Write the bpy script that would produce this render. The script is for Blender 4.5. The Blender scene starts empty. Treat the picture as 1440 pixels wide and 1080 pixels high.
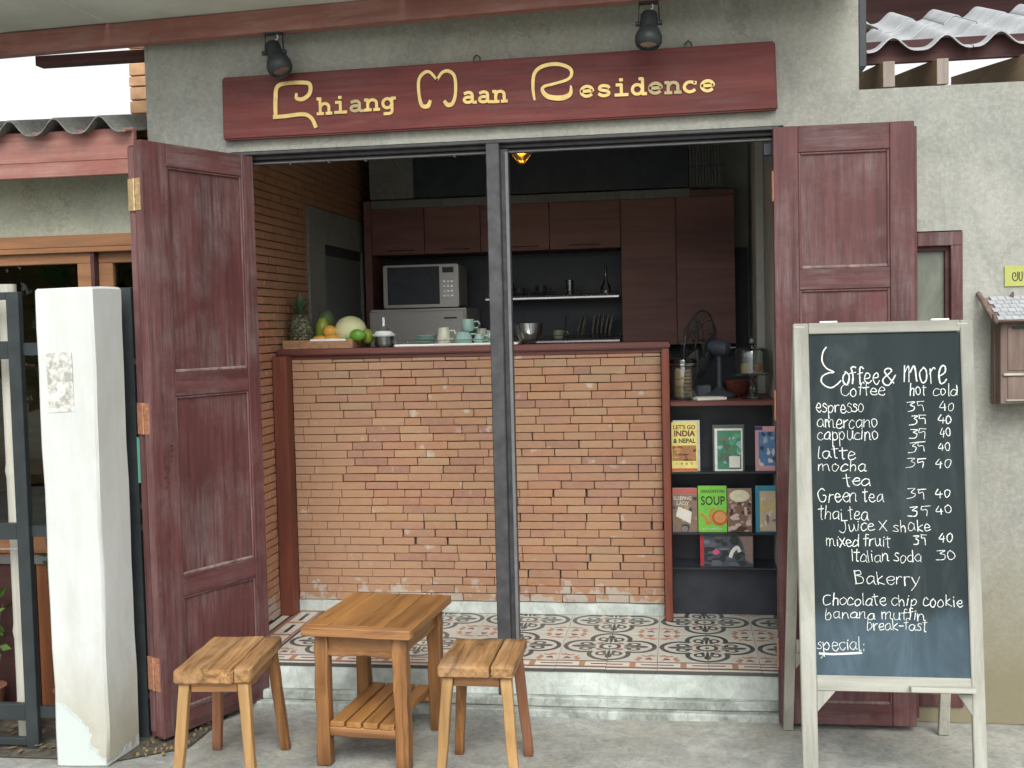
import bpy, bmesh, math, random
from mathutils import Vector, Matrix, noise
random.seed(7)
R = math.radians
SC = bpy.context.scene
COL = SC.collection

# ------------------------------------------------------------------ camera, world, sun, exposure
cam_d = bpy.data.cameras.new('camera'); cam = bpy.data.objects.new('camera', cam_d); COL.objects.link(cam)
SC.camera = cam
cam_d.sensor_width = 36; cam_d.lens = 39.0; cam_d.clip_end = 900; cam_d.clip_start = .05
yaw, pitch, roll = R(-8.55), R(3.0), R(-1.36)
r_ = Vector((math.cos(yaw), -math.sin(yaw), 0)); f_ = Vector((math.sin(yaw), math.cos(yaw), 0)); u_ = Vector((0, 0, 1))
f2 = f_*math.cos(pitch) - u_*math.sin(pitch); u2 = u_*math.cos(pitch) + f_*math.sin(pitch)
r3 = r_*math.cos(roll) + u2*math.sin(roll); u3 = u2*math.cos(roll) - r_*math.sin(roll)
mw = Matrix((r3, u3, -f2)).transposed().to_4x4(); mw.translation = Vector((0, -4.27, 1.35))
cam.matrix_world = mw

SUN_EL, SUN_AZ = R(44), R(166)        # azimuth clockwise from +y; the sun stands behind the camera, a little right
world = bpy.data.worlds.new('World'); SC.world = world; world.use_nodes = True
wn = world.node_tree; wn.nodes.clear()
sky = wn.nodes.new('ShaderNodeTexSky'); sky.sky_type = 'NISHITA'; sky.sun_disc = False
sky.sun_elevation = SUN_EL; sky.sun_rotation = SUN_AZ; sky.air_density = 1.2; sky.dust_density = 4.0; sky.ozone_density = 1.0
hs = wn.nodes.new('ShaderNodeHueSaturation'); hs.inputs['Saturation'].default_value = .06
bgn = wn.nodes.new('ShaderNodeBackground'); bgn.inputs['Strength'].default_value = .15
wo = wn.nodes.new('ShaderNodeOutputWorld')
wn.links.new(sky.outputs[0], hs.inputs['Color']); wn.links.new(hs.outputs[0], bgn.inputs[0]); wn.links.new(bgn.outputs[0], wo.inputs[0])
sl = bpy.data.lights.new('sun', 'SUN'); sl.energy = .85; sl.angle = R(32); sl.color = (1, .965, .9)
so = bpy.data.objects.new('sun', sl); COL.objects.link(so)
sd = Vector((math.sin(SUN_AZ)*math.cos(SUN_EL), math.cos(SUN_AZ)*math.cos(SUN_EL), math.sin(SUN_EL)))
so.rotation_euler = sd.to_track_quat('Z', 'Y').to_euler(); so.location = (0, -8, 9)
SC.view_settings.view_transform = 'Standard'; SC.view_settings.look = 'None'
SC.view_settings.exposure = .68; SC.view_settings.gamma = 1
SC.cycles.max_bounces = 10; SC.cycles.diffuse_bounces = 6; SC.cycles.transparent_max_bounces = 16

# ------------------------------------------------------------------ material toolkit
class G:
    def __init__(s, name, base=(.5, .5, .5), rough=.7, metal=0., spec=.4):
        s.m = bpy.data.materials.new(name); s.m.use_nodes = True
        s.t = s.m.node_tree; s.b = s.t.nodes['Principled BSDF']
        s.b.inputs['Base Color'].default_value = (*base, 1); s.b.inputs['Roughness'].default_value = rough
        s.b.inputs['Metallic'].default_value = metal; s.b.inputs['Specular IOR Level'].default_value = spec
        s._v = None
    def n(s, ty, **k):
        x = s.t.nodes.new(ty)
        for a, b in k.items(): setattr(x, a, b)
        return x
    def l(s, a, b):
        if hasattr(a, 'is_output') or isinstance(a, bpy.types.NodeSocket): s.t.links.new(a, b)
        elif isinstance(a, (tuple, list)) and len(a) == 3 and b.type == 'RGBA': b.default_value = (*a, 1)
        else: b.default_value = a
    def vec(s):
        if s._v is None:
            tc = s.n('ShaderNodeTexCoord'); oi = s.n('ShaderNodeObjectInfo')
            mu = s.n('ShaderNodeMath', operation='MULTIPLY'); s.l(oi.outputs['Random'], mu.inputs[0]); mu.inputs[1].default_value = 31.
            ad = s.n('ShaderNodeVectorMath', operation='ADD'); s.l(tc.outputs['Object'], ad.inputs[0]); s.l(mu.outputs[0], ad.inputs[1])
            s._v = ad.outputs[0]
        return s._v
    def rand(s): return s.n('ShaderNodeObjectInfo').outputs['Random']
    def pos(s):
        g = s.n('ShaderNodeNewGeometry'); x = s.n('ShaderNodeSeparateXYZ'); s.l(g.outputs['Position'], x.inputs[0]); return x.outputs
    def obx(s):
        g = s.n('ShaderNodeTexCoord'); x = s.n('ShaderNodeSeparateXYZ'); s.l(g.outputs['Object'], x.inputs[0]); return x.outputs
    def noise(s, scale, detail=4, rough=.55, stretch=(1, 1, 1), dist=0.):
        mp = s.n('ShaderNodeMapping'); s.l(s.vec(), mp.inputs[0]); mp.inputs['Scale'].default_value = stretch
        x = s.n('ShaderNodeTexNoise'); s.l(mp.outputs[0], x.inputs['Vector']); x.inputs['Scale'].default_value = scale
        x.inputs['Detail'].default_value = detail; x.inputs['Roughness'].default_value = rough; x.inputs['Distortion'].default_value = dist
        return x.outputs['Fac']
    def ramp(s, fac, stops):
        x = s.n('ShaderNodeValToRGB'); s.l(fac, x.inputs[0]); e = x.color_ramp.elements
        while len(e) < len(stops): e.new(.5)
        for i, (p, c) in enumerate(stops):
            e[i].position = p; e[i].color = (c, c, c, 1) if isinstance(c, (int, float)) else (*c, 1)
        return x.outputs[0]
    def mix(s, f, a, b, blend='MIX'):
        x = s.n('ShaderNodeMix', data_type='RGBA', blend_type=blend)
        s.l(f, x.inputs[0]); s.l(a, x.inputs[6]); s.l(b, x.inputs[7]); return x.outputs[2]
    def math(s, op, a, b=0., c=None):
        x = s.n('ShaderNodeMath', operation=op); s.l(a, x.inputs[0]); s.l(b, x.inputs[1])
        if c is not None: s.l(c, x.inputs[2])
        return x.outputs[0]
    def base(s, c): s.l(c, s.b.inputs['Base Color']); return s
    def rough(s, c): s.l(c, s.b.inputs['Roughness']); return s
    def bump(s, h, dist=.002, strength=1.):
        x = s.n('ShaderNodeBump'); x.inputs['Distance'].default_value = dist; x.inputs['Strength'].default_value = strength
        s.l(h, x.inputs['Height']); s.l(x.outputs[0], s.b.inputs['Normal']); return s

class S:                                   # float socket with operators, for drawn patterns
    def __init__(s, g, k): s.g, s.k = g, k
    def _o(s, op, o=0.): return S(s.g, s.g.math(op, s.k, o.k if isinstance(o, S) else float(o)))
    def __add__(s, o): return s._o('ADD', o)
    def __sub__(s, o): return s._o('SUBTRACT', o)
    def __mul__(s, o): return s._o('MULTIPLY', o)
    def __lt__(s, o): return s._o('LESS_THAN', o)
    def __gt__(s, o): return s._o('GREATER_THAN', o)
    def max(s, o): return s._o('MAXIMUM', o)
    def min(s, o): return s._o('MINIMUM', o)
    def abs(s): return s._o('ABSOLUTE')
    def fract(s): return s._o('FRACT')
    def sqrt(s): return s._o('SQRT')

def wood(name, c1, c2, axis='z', scale=1., rough=.55, spec=.3, fade_sheen=None, fade_sheen_amt=.5, bump=.0008, var=.25, fig=.35):
    g = G(name, rough=rough, spec=spec)
    st = {'x': (.06, 1, 1), 'y': (1, .06, 1), 'z': (1, 1, .06), 'h': (.07, .07, 1)}[axis]
    a = g.noise(38*scale, 5, .6, st, .6); b = g.noise(5*scale, 3, .5, (st[0]*3 if st[0] < 1 else 1, st[1]*3 if st[1] < 1 else 1, st[2]*3 if st[2] < 1 else 1), .4)
    a2 = g.noise(26*scale, 4, .65, st, 1.0)
    c = g.mix(g.ramp(a, [(.3, 0.), (.70, 1.)]), c1, c2)
    dk = tuple(x*.5 for x in c1); lt = tuple(min(.8, x*1.3) for x in c2)
    c = g.mix(g.math('MULTIPLY', g.ramp(a2, [(.50, 0.), (.62, 1.)]), fig), c, dk)
    c = g.mix(g.math('MULTIPLY', g.ramp(a2, [(.36, 1.), (.46, 0.)]), fig*.7), c, lt)
    c = g.mix(g.math('MULTIPLY', g.ramp(b, [(.48, 0.), (.66, 1.)]), .6), c, dk)
    c = g.mix(g.math('MULTIPLY', g.rand(), var), c, tuple(x*.6 for x in c1))
    if fade_sheen:
        f1 = g.noise(3.2, 5, .7, (1, 1, 1)); f2_ = g.noise(60, 3, .7, st)
        m = g.math('MULTIPLY', g.ramp(f1, [(.42, 0.), (.68, 1.)]), g.ramp(f2_, [(.35, 0.), (.7, 1.)]))
        c = g.mix(g.math('MULTIPLY', m, fade_sheen_amt), c, fade_sheen)
    gr = g.noise(110, 3, .7); c = g.mix(g.math('MULTIPLY', g.ramp(gr, [(.60, 0.), (.70, 1.)]), .25), c, dk)
    g.base(c); g.rough(g.ramp(a, [(0., min(1, rough+.12)), (1., rough)])); g.bump(a, bump)
    return g.m

def plain(name, base, rough=.6, metal=0., spec=.4, var=.12, scale=14, bump=0.):
    g = G(name, base, rough, metal, spec)
    n_ = g.noise(scale, 4, .6)
    g.base(g.mix(g.ramp(n_, [(.3, 0.), (.75, 1.)]), tuple(max(0, x*(1-var)) for x in base), tuple(min(1, x*(1+var)) for x in base)))
    g.rough(g.ramp(n_, [(.2, max(.02, rough-.07)), (.8, min(1, rough+.07))]))
    if bump: g.bump(n_, bump)
    return g.m

def plaster(name, light, dark, warm, sc=1., bump=.002, lowstain=None):
    g = G(name, rough=.88, spec=.2)
    a = g.noise(1.5*sc, 6, .62, (1, 1, 1), .5); b = g.noise(5.5*sc, 7, .68, (1, 1, .55), .9); c_ = g.noise(70, 5, .7); w = g.noise(.9*sc, 4, .6, (1.3, 1, 1)); v = g.noise(9*sc, 4, .6, (1, 1, .12), .2)
    c = g.mix(g.ramp(a, [(.36, 0.), (.62, 1.)]), dark, light)
    c = g.mix(g.math('MULTIPLY', g.ramp(w, [(.45, 0.), (.66, 1.)]), .65), c, warm)
    c = g.mix(g.math('MULTIPLY', g.ramp(b, [(.46, 0.), (.64, 1.)]), .42), c, tuple(x*.72 for x in dark))
    c = g.mix(g.math('MULTIPLY', g.ramp(v, [(.55, 0.), (.75, 1.)]), .3), c, tuple(x*.7 for x in warm))
    c = g.mix(g.math('MULTIPLY', g.ramp(c_, [(.42, 0.), (.75, 1.)]), .26), c, (.62, .62, .56))
    vo = g.n('ShaderNodeTexVoronoi', feature='DISTANCE_TO_EDGE'); nv = g.n('ShaderNodeVectorMath', operation='ADD'); nn3 = g.n('ShaderNodeTexNoise'); nn3.inputs['Scale'].default_value = 3.; nn3.inputs['Detail'].default_value = 5.
    g.l(g.vec(), nn3.inputs['Vector']); g.l(g.vec(), nv.inputs[0]); g.l(nn3.outputs['Color'], nv.inputs[1]); g.l(nv.outputs[0], vo.inputs['Vector']); vo.inputs['Scale'].default_value = 1.5*sc**.5
    ck = g.math('MULTIPLY', g.ramp(vo.outputs['Distance'], [(.0, 1.), (.006, 0.)]), g.ramp(w, [(.5, 0.), (.56, 1.)]))
    c = g.mix(g.math('MULTIPLY', ck, .45), c, tuple(x*.5 for x in dark))
    sp = g.noise(160, 2, .5); c = g.mix(g.math('MULTIPLY', g.ramp(sp, [(.66, 0.), (.72, 1.)]), .35), c, tuple(x*.5 for x in dark))
    if lowstain:
        z = g.pos()[2]
        k = g.math('ADD', z, g.math('MULTIPLY', g.math('SUBTRACT', a, .5), .9))
        c = g.mix(g.ramp(k, [(.0, .85), (.5, 0.)]), c, lowstain)
    g.base(c); h = g.math('ADD', g.math('MULTIPLY', b, 1.), g.math('MULTIPLY', c_, .35)); g.bump(h, bump)
    return g.m

M = {}
M['wall'] = plaster('grey_cement_render', (.34, .345, .305), (.255, .262, .235), (.30, .285, .222), lowstain=(.19, .165, .095))
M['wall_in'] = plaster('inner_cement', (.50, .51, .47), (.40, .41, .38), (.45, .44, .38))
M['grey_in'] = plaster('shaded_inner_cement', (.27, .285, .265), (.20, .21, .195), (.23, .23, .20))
M['beige'] = plaster('beige_render', (.36, .37, .29), (.29, .30, .24), (.33, .32, .23))
M['ground'] = plaster('worn_concrete', (.37, .38, .345), (.19, .20, .19), (.33, .315, .255), sc=3.2, bump=.003)
M['step'] = plaster('pale_step_cement', (.60, .66, .62), (.34, .38, .35), (.44, .47, .42), sc=3.4, bump=.004)
M['ledge'] = plaster('grey_step_cement', (.46, .50, .46), (.16, .18, .165), (.27, .29, .25), sc=5, bump=.004)
M['mortar'] = plain('mortar', (.13, .095, .07), .95, var=.3, scale=40, bump=.002)
M['ceiling'] = plain('pale_ceiling', (.6, .6, .57), .8)  # pale colour, raised to bounce more light into the dim shop
M['door'] = wood('weathered_maroon_timber', (.086, .028, .028), (.122, .043, .041), 'z', 1., .5, .35, fade_sheen=(.19, .155, .15), fade_sheen_amt=.8, fig=.5)
M['door_x'] = wood('weathered_maroon_rail', (.086, .028, .028), (.122, .043, .041), 'h', 1., .5, .35, fade_sheen=(.19, .155, .15), fade_sheen_amt=.7, fig=.5)
M['door_edge'] = wood('faded_door_edge', (.12, .045, .045), (.17, .08, .075), 'z', 1., .6, .3, fade_sheen=(.28, .23, .22), fade_sheen_amt=.5)
M['mould'] = wood('greyed_moulding', (.17, .10, .09), (.27, .22, .20), 'z', 1.5, .7, .3)
M['sign'] = wood('sign_board_wood', (.135, .026, .024), (.205, .048, .038), 'x', 1., .5, .3, fade_sheen=(.16, .09, .085), fade_sheen_amt=.5)
M['beam'] = wood('red_oxide_beam', (.27, .095, .075), (.34, .145, .115), 'x', .6, .4, .5, fade_sheen=(.42, .29, .25), fade_sheen_amt=.7)  # paler streaks paint the fascia's glossy reflection into the colour
M['beam_warm'] = wood('brown_window_timber', (.225, .105, .048), (.31, .155, .075), 'x', .8, .5, .3)
M['post'] = wood('reddish_post', (.16, .048, .030), (.23, .075, .045), 'z', 1., .5, .3)
M['ctop'] = wood('counter_timber', (.13, .042, .034), (.19, .07, .052), 'x', 1., .4, .4)
M['cabinet'] = wood('mahogany_laminate', (.235, .115, .098), (.29, .15, .13), 'x', .8, .45, .35, var=.15, fig=.15)
M['teak'] = wood('teak_top', (.27, .120, .034), (.39, .195, .060), 'y', .8, .36, .45, bump=.0012, var=.45, fig=.7)
M['teak_v'] = wood('teak_leg', (.20, .085, .030), (.38, .185, .065), 'z', .8, .42, .4, bump=.002, var=.2, fig=.65)
M['teak_x'] = wood('teak_rail', (.20, .090, .034), (.38, .19, .075), 'x', .8, .42, .4, bump=.002, var=.2, fig=.65)
M['pale'] = wood('pale_teak_leg', (.33, .185, .070), (.46, .285, .12), 'z', .9, .5, .3, bump=.001, var=.2, fig=.35)
M['redleg'] = wood('red_teak_leg', (.24, .10, .055), (.36, .17, .09), 'z', .8, .5, .3, bump=.001, var=.2)
M['seat'] = wood('weathered_seat', (.23, .115, .042), (.42, .24, .10), 'y', 1.0, .55, .35, fade_sheen=(.50, .38, .25), fade_sheen_amt=.6, bump=.0035, var=.1, fig=.8)
M['ply_v'] = wood('pale_frame_v', (.325, .325, .275), (.41, .41, .36), 'z', .7, .6, .3, fade_sheen=(.47, .49, .47), fade_sheen_amt=.4, var=.12)
M['ply_x'] = wood('pale_frame_x', (.325, .325, .275), (.41, .41, .36), 'x', .7, .6, .3, fade_sheen=(.47, .49, .47), fade_sheen_amt=.4, var=.12)
M['ply_r'] = wood('grey_rear_leg', (.36, .35, .29), (.44, .43, .37), 'z', .7, .6, .3, var=.1)
M['mailwood'] = wood('mailbox_wood', (.145, .10, .08), (.21, .155, .13), 'z', 1.2, .7, .2, fade_sheen=(.33, .28, .25), fade_sheen_amt=.4)
M['rafter'] = wood('rafter_wood', (.36, .25, .16), (.46, .33, .21), 'y', .6, .65, .2)
M['rafter_end'] = wood('rafter_end', (.24, .20, .17), (.32, .28, .24), 'z', 1, .8, .2)
M['darkwood'] = wood('dark_purlin', (.07, .03, .03), (.10, .05, .045), 'x', .8, .6, .2)
M['plank'] = wood('orange_plank', (.16, .055, .024), (.26, .10, .035), 'z', .8, .5, .3)
M['black'] = plain('black_paint', (.042, .052, .066), .45, var=.25)
M['blackshelf'] = plain('black_shelf', (.028, .033, .042), .35, var=.4, scale=6)
M['gate'] = plain('dark_painted_steel', (.028, .035, .037), .45, metal=0., var=.2)
M['frame'] = plain('grey_painted_post', (.058, .058, .062), .45, metal=.1, var=.35, scale=22, bump=.0006)
M['frame_l'] = plain('pale_groove', (.14, .145, .145), .5, var=.2)
M['steel'] = plain('brushed_steel', (.55, .56, .55), .28, metal=.9, var=.08)
M['chrome'] = plain('chrome_wire', (.7, .7, .68), .15, metal=1., var=.05)
M['brass'] = plain('worn_brass', (.50, .36, .19), .42, metal=.55, var=.3, scale=60)
M['copper'] = plain('painted_hinge', (.42, .20, .12), .5, metal=.3, var=.3, scale=60)
M['gold'] = plain('gold_letters', (.60, .45, .17), .36, metal=.55, var=.2, scale=30)
M['gold_dull'] = plain('dull_gold_letters', (.40, .33, .17), .45, metal=.5, var=.2, scale=30)
M['silver'] = plain('silver_plastic', (.56, .56, .53), .35, metal=.25, var=.03)
M['whiteplastic'] = plain('white_plastic', (.75, .78, .76), .35, var=.05)
M['ceramic_teal'] = plain('celadon_glaze', (.30, .46, .41), .12, spec=.6, var=.08)
M['ceramic_green'] = plain('sage_glaze', (.50, .52, .40), .14, spec=.6, var=.08)
M['tray'] = plain('white_tray', (.78, .80, .74), .3, var=.04)
M['paper'] = plain('paper', (.72, .70, .62), .8, var=.05)
M['tile_roof'] = plain('weathered_roof_sheet', (.37, .385, .395), .75, var=.22, scale=9, bump=.001)
M['tile_dark'] = plaster('dark_roof_sheet', (.20, .21, .19), (.12, .13, .12), (.15, .15, .13), sc=3, bump=.002)
M['soffit'] = plain('cement_board', (.62, .65, .58), .8, var=.12, scale=4)
M['cookie'] = plain('cookie', (.62, .38, .16), .85, var=.3, scale=90, bump=.002)
M['darkred'] = plain('maroon_basket', (.14, .04, .03), .6, var=.3, scale=50)
M['box'] = plain('woven_box', (.34, .19, .10), .7, var=.3, scale=40, bump=.001)
M['soil'] = plain('soil_litter', (.09, .08, .06), .95, var=.5, scale=30, bump=.01)
M['muffin'] = plain('muffin', (.60, .42, .14), .8, var=.2, scale=60)
M['muffin2'] = plain('orange_muffin', (.50, .18, .07), .8, var=.2, scale=60)
M['pinkpaper'] = plain('pink_doily', (.60, .38, .33), .8)
M['yellow'] = plain('yellow_plate', (.36, .38, .10), .6, var=.1)
M['ink'] = plain('dark_ink', (.03, .035, .03), .7)
M['brickpier'] = plain('pier_brick', (.60, .36, .20), .85, var=.25, scale=16, bump=.002)
M['reddark'] = plain('dark_red_frame', (.15, .035, .03), .5, var=.2)
M['pot'] = plain('clay_pot', (.28, .13, .08), .8)

def brick_mat(name, cs, grime=.0):      # cement smears thicken towards the plinth
    g = G(name, rough=.9, spec=.15)
    c = g.ramp(g.rand(), [(i/(len(cs)-1), x) for i, x in enumerate(cs)])
    a = g.noise(24, 5, .65); b = g.noise(120, 4, .7); d = g.noise(9, 3, .6)
    c = g.mix(g.math('MULTIPLY', g.ramp(a, [(.35, 0.), (.7, 1.)]), .4), c, (.40, .25, .14))
    c = g.mix(g.math('MULTIPLY', g.ramp(b, [(.55, 0.), (.8, 1.)]), .25), c, (.10, .06, .05))
    c = g.mix(g.math('MULTIPLY', g.ramp(d, [(.66, 0.), (.72, 1.)]), .55), c, (.50, .48, .42))
    zz = g.pos()[2]; sm = g.noise(16, 4, .6)
    low = g.math('ADD', g.math('MULTIPLY', g.math('SUBTRACT', .105, zz), 2.2), g.math('SUBTRACT', sm, .5))
    c = g.mix(g.math('MULTIPLY', g.ramp(low, [(.0, 0.), (.04, 1.)]), .6), c, (.42, .42, .38))
    g.base(c); g.bump(g.math('ADD', a, b), .0022)
    return g.m
M['brick'] = brick_mat('facing_brick', [(.34, .175, .11), (.36, .215, .13), (.32, .175, .13), (.37, .225, .135), (.28, .155, .115), (.36, .19, .115), (.32, .215, .135), (.38, .235, .15)])
M['brick_side'] = brick_mat('side_brick', [(.36, .17, .10), (.40, .21, .125), (.33, .155, .10), (.42, .22, .13), (.36, .175, .105)])

# white gate pillar, paint flaking off at the foot
g = G('flaking_whitewash', rough=.8, spec=.25)
z = g.pos()[2]; a = g.noise(4.5, 6, .6, (1, 1, .7), .6); b = g.noise(2.2, 5, .7, (1, 1, .5)); d = g.noise(60, 4, .7)
c = g.mix(g.ramp(b, [(.38, 0.), (.70, .8)]), (.58, .605, .59), (.44, .46, .425))
k = g.math('SUBTRACT', g.math('MULTIPLY', g.math('SUBTRACT', .62, z), 1.0), g.math('MULTIPLY', a, .75))
c = g.mix(g.ramp(k, [(-.0, 0.), (.35, .75)]), c, (.36, .33, .23))
st3 = g.noise(7, 4, .6, (1, 1, .1)); c = g.mix(g.math('MULTIPLY', g.ramp(st3, [(.52, 0.), (.7, 1.)]), .28), c, (.36, .35, .29))
k2 = g.math('ADD', g.math('SUBTRACT', g.math('MULTIPLY', g.math('SUBTRACT', .25, z), 1.3), g.math('MULTIPLY', a, .62)), g.math('MULTIPLY', g.math('SUBTRACT', -2.13, g.pos()[0]), 1.5))
c = g.mix(g.ramp(k2, [(.0, 0.), (.02, 1.)]), c, (.50, .55, .53))
c = g.mix(g.math('MULTIPLY', g.ramp(d, [(.6, 0.), (.8, 1.)]), .3), c, (.5, .5, .45))
g.base(c); g.bump(g.math('ADD', g.ramp(k2, [(.0, 1.), (.04, 0.)]), g.math('MULTIPLY', d, .5)), .0018); M['pillar'] = g.m

# scar patch on the pillar
g = G('scraped_cement', rough=.95, spec=.1); a = g.noise(30, 6, .7)
g.base(g.mix(g.ramp(a, [(.42, 0.), (.55, 1.)]), (.34, .33, .29), (.58, .59, .56))); g.bump(a, .003); M['scar'] = g.m

# chalkboard
g = G('chalkboard', rough=.7, spec=.18)
a = g.noise(3.2, 5, .6, (1, 1, .6), .6); b = g.noise(8, 5, .7, (1, 1, .25), .8); o = g.obx()
c = g.mix(g.ramp(a, [(.3, 0.), (.8, 1.)]), (.014, .023, .024), (.024, .034, .036))
low = g.ramp(g.math('ADD', o[2], g.math('MULTIPLY', g.math('SUBTRACT', a, .5), .35)), [(.30, 0.), (.38, 1.), (.55, .75), (.63, 0.)])
c = g.mix(g.math('MULTIPLY', low, g.ramp(b, [(.25, .30), (.75, .9)])), c, (.085, .135, .175))  # lower blue band: reflection painted into the slate along with chalk smears
c = g.mix(g.math('MULTIPLY', g.ramp(b, [(.5, 0.), (.8, 1.)]), .10), c, (.3, .34, .34))
g.base(c); M['slate'] = g.m
g = G('chalk', rough=.95, spec=.05); a = g.noise(330, 3, .8)
g.base(g.mix(g.ramp(a, [(.36, 0.), (.52, 1.)]), (.26, .29, .28), (.74, .77, .74))); M['chalk'] = g.m
g = G('faint_chalk', rough=.95, spec=.05); a = g.noise(200, 3, .7)
g.base(g.mix(g.ramp(a, [(.3, 0.), (.7, 1.)]), (.22, .26, .26), (.62, .65, .62))); M['chalk_faint'] = g.m

def glass(name, tint=(1, 1, 1), refl=1., rough=.02, opaque=0., body=(.1, .1, .1)):
    g = G(name); t = g.t; t.nodes.remove(g.b); out = [n for n in t.nodes if n.type == 'OUTPUT_MATERIAL'][0]
    tr = g.n('ShaderNodeBsdfTransparent'); tr.inputs[0].default_value = (*tint, 1)
    gl = g.n('ShaderNodeBsdfGlossy'); gl.inputs['Roughness'].default_value = rough
    df = g.n('ShaderNodeBsdfDiffuse'); df.inputs[0].default_value = (*body, 1)
    lw = g.n('ShaderNodeFresnel'); lw.inputs[0].default_value = 1.5
    m1 = g.n('ShaderNodeMixShader'); m1.inputs[0].default_value = opaque; g.l(tr.outputs[0], m1.inputs[1]); g.l(df.outputs[0], m1.inputs[2])
    m2 = g.n('ShaderNodeMixShader'); g.l(g.math('MULTIPLY', lw.outputs[0], refl), m2.inputs[0]); g.l(m1.outputs[0], m2.inputs[1]); g.l(gl.outputs[0], m2.inputs[2])
    g.l(m2.outputs[0], out.inputs[0]); return g.m
M['glass'] = glass('clear_glass', (.93, .97, .95), 1.6)
M['jar'] = glass('jar_glass', (.88, .92, .90), 2.2, .03, .04, (.6, .65, .62))
M['window'] = glass('window_glass', (.60, .66, .62), 1.1, .01)
M['amber'] = glass('amber_glass', (.80, .60, .25), 1.5, .05, .6, (.62, .48, .18))
g = G('dusty_green_glass', rough=.4, spec=.6); a = g.noise(7, 5, .7, (1, 1, .5), .8)
g.base(g.mix(g.ramp(a, [(.4, 0.), (.7, 1.)]), (.075, .09, .065), (.16, .17, .13))); M['dusty'] = g.m
g = G('lit_bulb', (1, .9, .7)); g.b.inputs['Emission Color'].default_value = (1, .78, .48, 1); g.b.inputs['Emission Strength'].default_value = 9.; M['bulb'] = g.m

def leafmat(name, c1, c2, rough=.5):
    g = G(name, rough=rough, spec=.35); a = g.noise(12, 3, .6)
    c = g.mix(g.ramp(a, [(.3, 0.), (.7, 1.)]), c1, c2); g.base(c); return g.m
M['leaf'] = leafmat('green_leaf', (.035, .085, .02), (.10, .19, .035))
M['leaf_tree'] = leafmat('tree_leaf', (.03, .07, .018), (.11, .17, .035))
M['leaf_fallen'] = leafmat('dry_leaf', (.16, .10, .05), (.25, .19, .10))
M['bark'] = plain('bark', (.12, .09, .07), .9, var=.3, scale=20, bump=.01)
M['pine_leaf'] = leafmat('pineapple_leaf', (.05, .10, .045), (.11, .17, .08))
g = G('pineapple_rind', rough=.7); a = g.noise(60, 3, .6)
g.base(g.mix(g.ramp(a, [(.45, 0.), (.62, 1.)]), (.050, .060, .035), (.20, .19, .12))); M['pine'] = g.m
M['papaya'] = leafmat('papaya_skin', (.12, .20, .03), (.36, .40, .05), .4)
M['mango'] = leafmat('mango_skin', (.55, .27, .05), (.66, .40, .09), .35)
M['melon'] = leafmat('melon_skin', (.55, .56, .30), (.66, .66, .40), .6)
M['lime'] = leafmat('lime_skin', (.09, .24, .03), (.17, .36, .05), .3)
M['bamboo'] = wood('grey_bamboo', (.46, .45, .38), (.60, .59, .51), 'z', 1., .55, .3, fade_sheen=(.4, .4, .34), fade_sheen_amt=.4)

# patterned cement tiles
g = G('encaustic_tile', rough=.42, spec=.35)
X, Y, Z_ = g.pos(); X, Y = S(g, X), S(g, Y)
u = (((X + .501 + 8.0)*(1/.4)).fract()*2 - 1).abs(); v = (((Y - .12 + 8.0)*(1/.4)).fract()*2 - 1).abs()
mm, nn = u.max(v), u.min(v)
def circ(a, b, ca, cb, ra, rb=None):
    rb = rb or ra
    p, q = (a - ca)*(1/ra), (b - cb)*(1/rb)
    return (p*p + q*q).sqrt()
lobe = circ(mm, nn, .525, 0, .40)
ring = ((lobe - 1).abs() < .125)*(mm > .36)
drop = (circ(mm, nn, .66, 0, .14, .075) < 1).max(circ(mm, nn, .50, 0, .22, .035) < 1)
stem = (circ(mm, nn, .40, 0, .12, .03) < 1)
curl = ((circ(mm, nn, .50, .165, .105, .085) - 1).abs() < .36)
bud = circ(mm, nn, .36, .10, .07, .045) < 1
cr = ((circ(mm, nn, 0, 0, .19) - 1).abs() < .22)
cdot = circ(mm, nn, 0, 0, .045) < 1
dia = (mm + nn)*.7071; dib = (mm - nn)*.7071
sq = (circ(dia, dib, .30, 0, .055, .09) < 1)
leaf1 = (circ(dia, dib, 1.03, .155, .045, .10) < 1).max(circ(dia, dib, .965, .07, .07, .03) < 1).max(circ(dia, dib, 1.10, .22, .03, .05) < 1)
heart = (circ(dia, dib, 1.15, .03, .05, .045) < 1).max(circ(dia, dib, 1.21, .0, .07, .025) < 1)
nz = g.noise(22, 5, .6)
cream = g.mix(g.ramp(nz, [(.3, 0.), (.75, 1.)]), (.49, .49, .43), (.58, .58, .52))
c = g.mix(leaf1.k, cream, (.40, .19, .11)); c = g.mix(heart.k, c, (.20, .065, .06)); c = g.mix(sq.k, c, (.36, .15, .12))
dark = ring.max(drop).max(stem).max(curl).max(bud).max(cr).max(cdot)
c = g.mix(dark.k, c, (.055, .062, .058))
c = g.mix(g.math('MULTIPLY', g.ramp(nz, [(.5, 0.), (.8, 1.)]), .2), c, (.40, .38, .33))
c = g.mix(g.math('MULTIPLY', g.rand(), .22), c, (.30, .29, .25)); g.base(c); M['tile'] = g.m
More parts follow.
